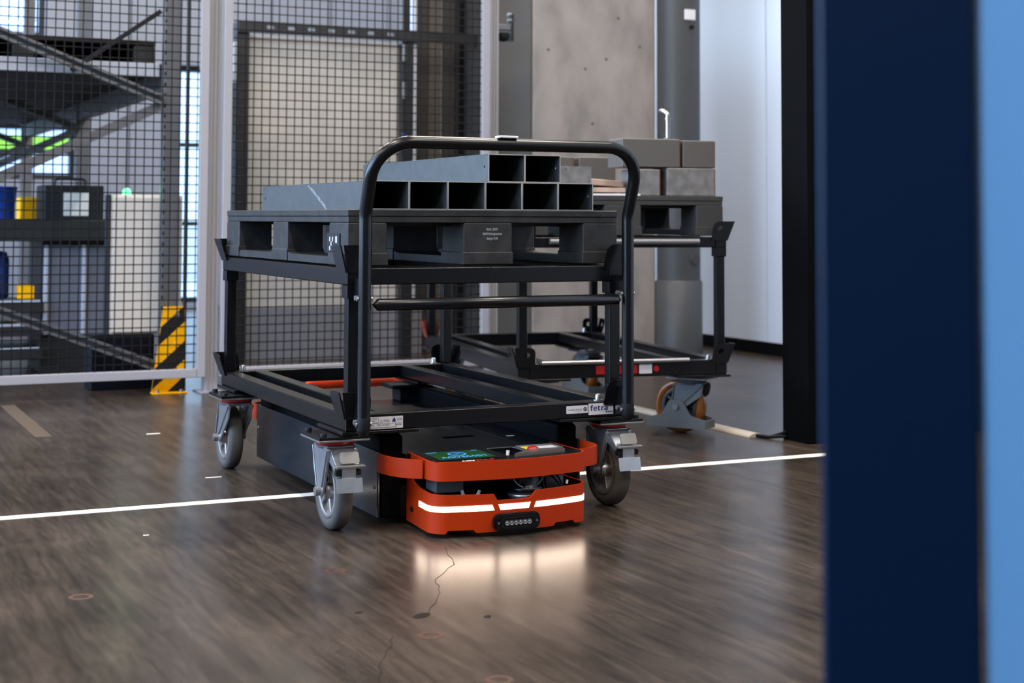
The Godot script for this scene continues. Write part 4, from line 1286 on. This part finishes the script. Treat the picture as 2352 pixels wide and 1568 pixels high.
# ---------------------------------------------------------------- fence and rack
func mesh_panel(label: String, x0: float, x1: float) -> void:
	var z := -2.6
	var y0 := 0.075
	var y1 := 2.2
	var t := thing("mesh_fence", label, "fence panel", Vector3((x0 + x1) / 2, 0, z), 0.0)
	var h := (x1 - x0) / 2
	var k := 0.04
	for s in [-1.0, 1.0]:
		obj("stile", mb().span(Vector3(s * h, y0, -0.016), Vector3(s * (h - k), y1, 0.016), 0.003), M.fence_paint, t)
	for y in [y0, y1 - k]:
		obj("rail", mb().span(Vector3(-h + k, y, -0.016), Vector3(h - k, y + k, 0.016), 0.003), M.fence_paint, t)
	var b := mb()
	var x := -h + k + 0.025
	while x < h - k - 0.01:
		b.rod(Vector3(x, y0 + k, 0.0), Vector3(x, y1 - k, 0.0), 0.0027, 6)
		x += 0.04
	var y := y0 + k + 0.03
	while y < y1 - k - 0.01:
		b.rod(Vector3(-h + k, y, -0.004), Vector3(h - k, y, -0.004), 0.0027, 6)
		y += 0.0405
	var w := obj("wire_mesh", b, M.wire, t)
	w.set_meta("kind", "stuff")


func fence_post(label: String, x0: float, x1: float, where_z: float) -> void:
	var t := thing("fence_post", label, "fence post", Vector3((x0 + x1) / 2, 0, where_z), 0.0)
	var h := (x1 - x0) / 2
	# hollow profile with two grooves down its front
	var o := PackedVector2Array([Vector2(-h, -0.03), Vector2(h, -0.03), Vector2(h, 0.03), Vector2(h * 0.55, 0.03), Vector2(h * 0.5, 0.022), Vector2(h * 0.15, 0.022), Vector2(h * 0.1, 0.028), Vector2(-h * 0.1, 0.028), Vector2(-h * 0.15, 0.022), Vector2(-h * 0.5, 0.022), Vector2(-h * 0.55, 0.03), Vector2(-h, 0.03)])
	obj("profile", mb().prism(o, 2.24, face(Vector3(0, 1.126, 0), Vector3.RIGHT, Vector3.BACK)), M.fence_paint, t)
	obj("foot_plate", mb().box(Vector3(0, 0.003, -0.02), Vector3(0.11, 0.006, 0.14), 0.001), M.fence_paint, t)
	obj("cap", mb().box(Vector3(0, 2.25, 0), Vector3(2 * h + 0.002, 0.008, 0.062), 0.002), M.black_plastic, t)
	obj("anchor_bolt", mb().rod(Vector3(0.0, 0.006, -0.07), Vector3(0.0, 0.022, -0.07), 0.008, 6), M.chrome, t)


func fence() -> void:
	mesh_panel("framed black wire-mesh fence panel before the storage rack", -1.44, 0.036)
	mesh_panel("framed black wire-mesh fence panel before the cream shutter", 0.105, 1.462)
	fence_post("grey grooved fence post between the two mesh panels", 0.042, 0.1, -2.65)
	fence_post("grey grooved fence post at the pillar end of the mesh fence", 1.478, 1.524, -2.65)
	fence_post("grey grooved fence post at the outer end of the rack panel", -1.51, -1.452, -2.65)
	# clamp that ties the end post to the pillar
	var c := thing("fence_clamp", "small black clamp with two shiny blue-grey nuts on the end fence post", "clamp", Vector3(1.568, 1.78, -2.66))
	obj("arm", mb().box(Vector3(0.0, 0.0, 0), Vector3(0.08, 0.03, 0.03), 0.003), M.rack_steel, c)
	obj("plate", mb().box(Vector3(0.045, 0.0, 0), Vector3(0.012, 0.14, 0.045), 0.002), M.frame_dark, c)
	for y in [0.035, 0.065]:
		obj("nut", mb().rod(Vector3(0.02, y, 0.012), Vector3(0.04, y, 0.012), 0.0095, 6), M.zinc, c)
	obj("knob", mb().lathe(PackedVector2Array([Vector2(0, -0.075), Vector2(0.026, -0.07), Vector2(0.034, -0.05), Vector2(0.03, -0.03), Vector2(0, -0.024)]), at(0.0, 0, 0.0)), M.black_plastic, c)


func brace(b: MB, a: Vector3, e: Vector3, open: float) -> MB:
	# C profile: web and two flanges towards open
	b.bar(a, e, 0.045, 0.003, UP)
	var d := (e - a).normalized()
	var side := (UP - d * UP.dot(d)).normalized()
	for s in [-1.0, 1.0]:
		var o: Vector3 = side * 0.021 * s + Vector3(0, 0, open * 0.019)
		b.bar(a + o, e + o, 0.038, 0.003, Vector3.BACK)
		var l: Vector3 = side * 0.0165 * s + Vector3(0, 0, open * 0.038)
		b.bar(a + l, e + l, 0.012, 0.003, UP)
	return b


func rack() -> void:
	var t := thing("storage_rack", "grey steel storage rack with perforated uprights and diagonal braces behind the mesh", "rack", Vector3(-0.6, 0, -2.8))
	# frames stand across x at three depths; x runs from -0.66 to 0.49 in rack space
	var xr := 0.515
	var xl := -0.63
	for z in [0.0, -2.4, -4.8]:
		for x in [xl, xr]:
			var up := mb()
			var holes := []
			if x == xr and z == 0.0:
				for k in 44:
					holes.append(rrect(0.008, 0.016, 0.003, 2))
					for i in holes[k].size():
						holes[k][i] += Vector2(-0.03, -1.3 + 0.05 * k + 0.4)
			up.box(Vector3(x, 1.4, z - 0.03), Vector3(0.085, 2.8, 0.05), 0.004)
			obj("upright", up, M.rack_steel, t)
			obj("foot_plate", mb().box(Vector3(x, 0.004, z - 0.03), Vector3(0.12, 0.008, 0.1), 0.001), M.rack_steel, t)
		for q in [[1.77, 1.35], [1.33, 0.8], [0.53, 0.11]]:
			var rising: bool = q[0] < 1.4 and q[0] > 1.0
			obj("brace", brace(mb(), Vector3(xl, q[1] if rising else q[0], z), Vector3(xr - 0.046, q[0] if rising else q[1], z), 1.0 if not rising else -1.0), M.rack_steel, t)
		obj("thin_brace", mb().bar(Vector3(xr - 0.46, 1.48, z - 0.05), Vector3(xr - 0.05, 1.78, z - 0.05), 0.022, 0.02, UP, 0.002), M.rack_dark, t)
	# perforations of the near upright
	for k in 40:
		obj("slot", mb().box(Vector3(xr - 0.034, 0.18 + 0.05 * k, -0.0035), Vector3(0.009, 0.018, 0.006), 0.002), M.dark_hole, t)
	for y in [1.5, 2.6]:
		for x in [xl, xr]:
			obj("load_beam", mb().span(Vector3(x - 0.03, y - 0.1, -4.8), Vector3(x + 0.02, y, -0.06), 0.004), M.rack_steel, t)
		obj("shelf_panel", mb().span(Vector3(xl, y, -4.8), Vector3(xr, y + 0.03, -0.06), 0.004), M.rack_dark, t)
	obj("shelf_lip", mb().span(Vector3(xl, 1.467, -0.06), Vector3(xr - 0.05, 1.531, -0.05), 0.004), M.light_strip_steel, t)
	obj("cable_pole", mb().rod(Vector3(xr + 0.072, 0.0, 0.0), Vector3(xr + 0.072, 2.6, 0.0), 0.01, 10), M.frame_dark, t)
	# loads on the upper shelf
	for q in [[-3.39, "dark slatted tray on the rack's upper shelf, at its near end"], [-4.45, "dark slatted tray standing further back on the rack's upper shelf"]]:
		var p := thing("storage_tray", q[1], "tray", Vector3(-0.66, 1.53, q[0]))
		obj("deck", mb().box(Vector3(0, 0.1, 0), Vector3(1.03, 0.024, 0.98), 0.004), M.rack_dark, p)
		obj("shade_sheet", mb().box(Vector3(0, 0.044, -0.25), Vector3(1.0, 0.088, 0.02), 0.003), M.black_matt, p)  # black sheet added as the shade in the gaps between the feet
		for x in [-0.44, -0.09, 0.46]:
			obj("foot", mb().box(Vector3(x, 0.044, 0), Vector3(0.1, 0.088, 0.97), 0.006), M.cabinet_dark, p)
	var g := thing("rack_guard", "yellow and black striped rack guard bolted to the floor", "guard", Vector3(-0.11, 0, -2.69))
	var o := rounded(PackedVector2Array([Vector2(-0.077, 0.0), Vector2(0.077, 0.0), Vector2(0.071, 0.395), Vector2(-0.026, 0.395)]), [0.0, 0.0, 0.006, 0.006])
	obj("shield", mb().prism(o, 0.006, at(0, 0, 0.0)).box(Vector3(0.074, 0.19, -0.03), Vector3(0.006, 0.38, 0.06), 0.002), M.yellow_paint, g)
	obj("foot", mb().box(Vector3(0, 0.003, 0.02), Vector3(0.16, 0.006, 0.06), 0.002), M.yellow_paint, g)
	for q in [[0.265, 0.075], [0.1, 0.085], [-0.06, 0.075]]:
		var y: float = q[0]
		var w: float = q[1]
		# diagonal stripe clipped to the shield's outline
		for piece in Geometry2D.intersect_polygons(PackedVector2Array([Vector2(-0.1, y - 0.02), Vector2(0.1, y + 0.16), Vector2(0.1, y + 0.16 - w), Vector2(-0.1, y - 0.02 - w)]), o):
			obj("stripe", mb().prism(piece, 0.001, at(0, 0, 0.0035)), M.stripe_black, g)
	for q in [[0.035, 0.355], [0.035, 0.22]]:
		obj("bolt", mb().lathe(PackedVector2Array([Vector2(0, 0), Vector2(0.013, 0), Vector2(0.012, 0.004), Vector2(0.006, 0.006), Vector2(0, 0.006)]), face(Vector3(q[0], q[1], 0.003), Vector3.RIGHT, Vector3.BACK), 14), M.chrome if q[1] > 0.3 else M.yellow_paint, g)
	for x in [-0.055, 0.055]:
		obj("anchor_bolt", mb().rod(Vector3(x, 0.006, 0.03), Vector3(x, 0.018, 0.03), 0.009, 6), M.chrome, g)


# ---------------------------------------------------------------- things seen through the fence
func behind_fence() -> void:
	# pale switch cabinet with a green lamp
	var t := thing("switch_cabinet", "pale grey switch cabinet on a navy plinth with a green lamp on top", "cabinet", Vector3(-0.22, 0, -3.1))
	obj("plinth", mb().span(Vector3(-0.2, 0, 0.02), Vector3(0.09, 0.255, 0.2), 0.004), M.navy_paint, t)
	obj("body", mb().span(Vector3(-0.12, 0.255, 0.08), Vector3(0.22, 0.91, 0.18), 0.006), M.cabinet_light, t)
	obj("shade_cover", mb().span(Vector3(-0.128, 0.255, 0.08), Vector3(-0.12, 0.91, 0.185), 0.002), M.rack_dark, t)  # dark sheet added so the window-lit side of the cabinet looks shaded
	obj("door", mb().span(Vector3(-0.11, 0.265, 0.18), Vector3(0.21, 0.9, 0.192), 0.004), M.cabinet_light, t)
	var la := obj("green_lamp", mb().lathe(PackedVector2Array([Vector2(0.02, 0.91), Vector2(0.02, 0.925), Vector2(0.016, 0.935), Vector2(0.008, 0.941), Vector2(0, 0.943)]), at(-0.035, 0, 0.12), 20), M.green_lamp, t)
	var ol := OmniLight3D.new()
	ol.name = "light"
	ol.light_energy = 0.01
	ol.light_color = Color(0.4, 1.0, 0.6)
	ol.light_size = 0.015
	ol.shadow_enabled = true
	ol.position = Vector3(-0.035, 0.925, 0.12)
	la.add_child(ol)
	# dark workbench machine with grey doors
	var m := thing("workbench", "long dark workbench with grey doors and bright edge strips behind the rack brace", "workbench", Vector3(-0.75, 0, -4.0))
	obj("worktop", mb().span(Vector3(-0.75, 0.68, -0.35), Vector3(0.62, 0.79, 0.3), 0.006), M.cabinet_dark, m)
	for q in [[0.26, 0.44], [0.45, 0.62]]:
		obj("door", mb().span(Vector3(q[0], 0.2, 0.2), Vector3(q[1], 0.66, 0.22), 0.004), M.cabinet_grey, m)
	for x in [0.24, 0.43]:
		obj("edge_strip", mb().span(Vector3(x, 0.2, 0.2), Vector3(x + 0.02, 0.66, 0.235), 0.003), M.light_strip_steel, m)
	obj("carcass", mb().span(Vector3(0.235, 0.0, -0.3), Vector3(0.62, 0.68, 0.2), 0.004), M.cabinet_dark, m)
	for y in [0.08, 0.2, 0.32]:
		obj("tray", mb().span(Vector3(-0.75, y, -0.3), Vector3(0.235, y + 0.05, 0.28), 0.004), M.cabinet_dark, m)
		obj("tray_edge", mb().span(Vector3(-0.75, y + 0.05, 0.265), Vector3(0.22, y + 0.062, 0.28), 0.002), M.light_strip_steel, m)
	for x in [-0.72, -0.25]:
		obj("leg", mb().span(Vector3(x - 0.03, 0, -0.3), Vector3(x + 0.03, 0.68, -0.24), 0.003), M.cabinet_dark, m)
	var g := "things lying on the workbench"
	var bx := thing("tool_box", "dark tool box with a light front standing on the workbench", "tool box", Vector3(-0.36, 0.79, -3.95), 0.0, g)
	obj("body", mb().box(Vector3(0, 0.09, 0), Vector3(0.3, 0.18, 0.3), 0.006), M.rack_dark, bx)
	obj("front", mb().box(Vector3(0.01, 0.08, 0.152), Vector3(0.13, 0.12, 0.006), 0.002), M.cabinet_light, bx)
	obj("handle", mb().tube(bent([Vector3(-0.08, 0.178, 0), Vector3(-0.08, 0.215, 0), Vector3(0.08, 0.215, 0), Vector3(0.08, 0.178, 0)], [0.02, 0.02], 5), 0.007, 8), M.cabinet_dark, bx)
	single("blue_bin", mb().lathe(PackedVector2Array([Vector2(0, 0), Vector2(0.07, 0), Vector2(0.085, 0.16), Vector2(0.09, 0.165), Vector2(0.085, 0.17), Vector2(0.078, 0.165), Vector2(0.065, 0.01), Vector2(0, 0.01)])), M.bright_blue, "round bright blue bin on the workbench by the rack's end", "bin", Vector3(-0.72, 0.79, -3.9))
	single("blue_canister", mb().lathe(PackedVector2Array([Vector2(0, 0), Vector2(0.09, 0), Vector2(0.1, 0.01), Vector2(0.1, 0.2), Vector2(0.085, 0.24), Vector2(0.03, 0.25), Vector2(0.03, 0.28), Vector2(0, 0.28)])), M.bright_blue, "blue canister with a short neck on the tray under the worktop", "canister", Vector3(-0.76, 0.382, -3.95))
	single("yellow_box", mb().box(Vector3(0, 0.035, 0), Vector3(0.08, 0.07, 0.1), 0.006), M.yellow_paint, "small yellow box on the tray below the worktop", "box", Vector3(-0.59, 0.382, -3.85))
	single("sorting_bin", mb().box(Vector3(0, 0.06, 0), Vector3(0.1, 0.12, 0.12), 0.006), M.yellow_paint, "small yellow bin standing on the worktop before the far window", "bin", Vector3(-0.12 - 0.42, 0.79, -4.2))
	single("part_holder", mb().lathe(PackedVector2Array([Vector2(0, 0), Vector2(0.05, 0), Vector2(0.045, 0.03), Vector2(0.02, 0.05), Vector2(0.02, 0.1), Vector2(0.035, 0.12), Vector2(0, 0.13)])), M.light_strip_steel, "bright turned metal part on the tray beside the canister", "metal part", Vector3(-0.92, 0.382, -3.85))
	# cream shutter in its dark perforated frame
	var s := thing("roller_shutter", "cream roller shutter with grey foot in a dark perforated frame behind the mesh", "shutter", Vector3(1.05, 0, -4.0))
	obj("curtain", mb().span(Vector3(-0.445, 0.3, -0.05), Vector3(0.47, 1.83, 0.0), 0.003), M.shutter_cream, s)
	obj("foot_panel", mb().span(Vector3(-0.46, 0.0, -0.05), Vector3(0.62, 0.3, 0.01), 0.003), M.shutter_grey, s)
	for x in [-0.475, 0.51]:
		obj("frame_post", mb().span(Vector3(x - 0.04, 0.0, -0.06), Vector3(x + 0.03, 1.9, 0.05), 0.004), M.frame_dark, s)
	var beam := mb()
	var hl := []
	for k in 7:
		hl.append(rrect(0.045, 0.02, 0.006, 2))
		for i in hl[k].size():
			hl[k][i] += Vector2(-0.33 + k * 0.12, 0.0)
	beam.prism(PackedVector2Array([Vector2(-0.515, -0.035), Vector2(1.0, -0.035), Vector2(1.0, 0.03), Vector2(-0.515, 0.03)]), 0.02, at(0, 1.875, 0.06), hl)
	obj("frame_beam", beam, M.frame_dark, s)
	for y in [1.72, 1.5, 1.2]:
		obj("hinge", mb().span(Vector3(0.47, y, 0.05), Vector3(0.49, y + 0.1, 0.065), 0.003), M.chrome if y > 1.3 else M.bright_blue, s)
	obj("side_strip", mb().span(Vector3(0.545, 0.3, -0.02), Vector3(0.565, 2.3, 0.04), 0.003), M.light_strip_steel, s)
	obj("latch", mb().span(Vector3(-0.545, 1.55, 0.05), Vector3(-0.52, 1.78, 0.08), 0.003), M.zinc, s)
	# dark upright boards beside the shutter
	var d := thing("strip_curtain", "dark upright strips hanging beside the cream shutter behind the mesh", "strip curtain", Vector3(1.62, 0, -4.2))
	obj("head_rail", mb().span(Vector3(-0.02, 2.6, -0.04), Vector3(0.68, 2.66, 0.04), 0.003), M.frame_dark, d)
	for k in 8:
		obj("strip", mb().box(Vector3(0.04 + 0.085 * k, 1.3, 0.006 * (k % 2)), Vector3(0.0852, 2.6, 0.008), 0.002), [M.frame_dark, M.board_dark, M.board_mid, M.board_dark, M.frame_dark, M.board_dark, M.frame_dark, M.frame_dark][k], d)


# ---------------------------------------------------------------- pillar, pipe, blue machine parts
func right_side() -> void:
	var p := thing("concrete_pillar", "thick pale concrete pillar with stains and small pores behind the carts", "pillar", Vector3(2.385, 0, -3.65))
	obj("shaft", mb().span(Vector3(-0.38, 0, -0.45), Vector3(0.41, WH, 0.45), 0.012), M.pillar_concrete, p)
	for q in [[-0.45, -0.1, "board_dark"], [-0.09, 0.44, "board_mid"]]:  # dark boards added to give the pillar's left face its shade
		obj("shade_board", mb().span(Vector3(-0.392, 0.01, q[0]), Vector3(-0.38, WH - 0.02, q[1]), 0.003), M[q[2]], p)
	var rng := RandomNumberGenerator.new()
	rng.seed = 4
	for k in 10:
		obj("pore", mb().lathe(PackedVector2Array([Vector2(0, 0.0004), Vector2(0.009, 0.0005)]), face(Vector3(rng.randf_range(-0.36, 0.36), rng.randf_range(0.4, 2.0), 0.45), Vector3.RIGHT, Vector3.BACK), 8), M.board_mid, p)
	var d := thing("downpipe", "wide grey pipe with a sleeve joint standing beside the pillar", "pipe", Vector3(2.915, 0, -3.15))
	obj("tube", mb().lathe(PackedVector2Array([Vector2(0.125, 0.45), Vector2(0.125, WH)]), Transform3D(), 40), M.pipe_grey, d)
	obj("sleeve", mb().lathe(PackedVector2Array([Vector2(0.135, 0.0), Vector2(0.135, 0.45), Vector2(0.125, 0.458)]), Transform3D(), 40), M.pipe_grey, d)
	obj("clip_plate", mb().box(Vector3(0.0, 1.97, 0.127), Vector3(0.07, 0.06, 0.012), 0.003), M.sticker, d)
	obj("plug", mb().rod(Vector3(0.01, 1.9, 0.12), Vector3(0.01, 1.9, 0.14), 0.012, 12), M.black_plastic, d)
	obj("inspection_cap", mb().rod(Vector3(0.03, 0.58, 0.118), Vector3(0.03, 0.58, 0.135), 0.03, 18).box(Vector3(0.03, 0.58, 0.138), Vector3(0.012, 0.06, 0.01), 0.002), M.pipe_grey, d)
	# partition end: black flank, navy front
	var c := thing("machine_partition", "navy machine partition with a black flank, standing beyond the near blue frame", "partition", Vector3(1.62, 0, -0.2))
	obj("black_flank", mb().span(Vector3(0.0, 0.0, -0.13), Vector3(0.03, 2.6, 0.03), 0.003), M.black_matt, c)
	obj("navy_front", mb().span(Vector3(0.03, 0.0, -0.1), Vector3(1.9, 2.6, 0.028), 0.004), M.navy_gloss, c)
	# near door frame and its blue leaf
	var n := thing("door_frame", "blurred navy door frame standing close to the camera", "door frame", Vector3(-0.941, 0, 3.318), -0.644)
	obj("post", mb().span(Vector3(0.0, 0.0, -0.06), Vector3(0.125, 2.3, 0.0), 0.004), M.navy_gloss, n)
	obj("foot", mb().span(Vector3(-0.004, 0.0, -0.065), Vector3(0.129, 0.01, 0.004), 0.002), M.frame_dark, n)
	var e := thing("door_leaf", "light blue glossy door leaf beside the near navy frame", "door", Vector3(-0.941 + 0.129 * cos(0.644), 0, 3.318 + 0.129 * sin(0.644)), -0.644)
	obj("leaf", mb().span(Vector3(0.0, 0.02, -0.025), Vector3(0.9, 2.25, -0.004), 0.003), M.light_blue_gloss, e)
	obj("hinge", mb().rod(Vector3(0.002, 1.9, 0.02), Vector3(0.002, 2.02, 0.02), 0.008, 10).rod(Vector3(0.002, 0.2, 0.02), Vector3(0.002, 0.32, 0.02), 0.008, 10), M.chrome, e)


func small_things() -> void:
	# white floor line and its scraps
	single("floor_line", mb().box(Vector3(-1.6, 0.0004, 0), Vector3(7.0, 0.0008, 0.05)), M.tape_white, "long white tape line across the concrete floor under the robot", "floor line", Vector3(0, 0, 0.045))
	single("tape_scrap", mb().box(Vector3(0, 0.0004, 0), Vector3(0.05, 0.0008, 0.012)), M.tape_white, "white tape scrap on the floor near the fence, behind the cart's wheel", "tape scrap", Vector3(-0.458, 0, -1.388), 0.0, "")
	single("tape_scrap", mb().box(Vector3(0, 0.0004, 0), Vector3(0.05, 0.0008, 0.009)), M.tape_white, "white tape scrap on the floor beside the cart's rear wheel", "tape scrap", Vector3(-0.495, 0, -0.358), 0.0, "")
	single("tape_scrap", mb().box(Vector3(0, 0.0004, 0), Vector3(0.014, 0.0008, 0.008)), M.tape_white, "tiny white tape scrap lying before the white floor line", "tape scrap", Vector3(-0.868, 0, 0.422), 0.0, "")
	# cable duct on the floor
	var d := thing("cable_duct", "beige half-round cable duct running along the floor under the back cart", "cable duct", Vector3(1.555, 0, -0.4))
	var o := PackedVector2Array()
	for i in 11:
		var a := PI * i / 10.0
		o.append(Vector2(cos(a) * 0.035, sin(a) * 0.014))
	obj("cover", mb().prism(o, 2.1, at(0, 0, -1.05)), M.cable_cover, d)
	obj("cable", mb().tube(bent([Vector3(0.0, 0.007, 0.0), Vector3(0.01, 0.008, 0.06), Vector3(0.045, 0.012, 0.09), Vector3(0.06, 0.013, 0.1)], [0.02, 0.02], 5), 0.006, 8).tube(bent([Vector3(0.012, 0.006, 0.0), Vector3(0.02, 0.006, 0.05), Vector3(0.05, 0.02, 0.08), Vector3(0.06, 0.03, 0.1)], [0.02, 0.02], 5), 0.006, 8), M.black_plastic, d)
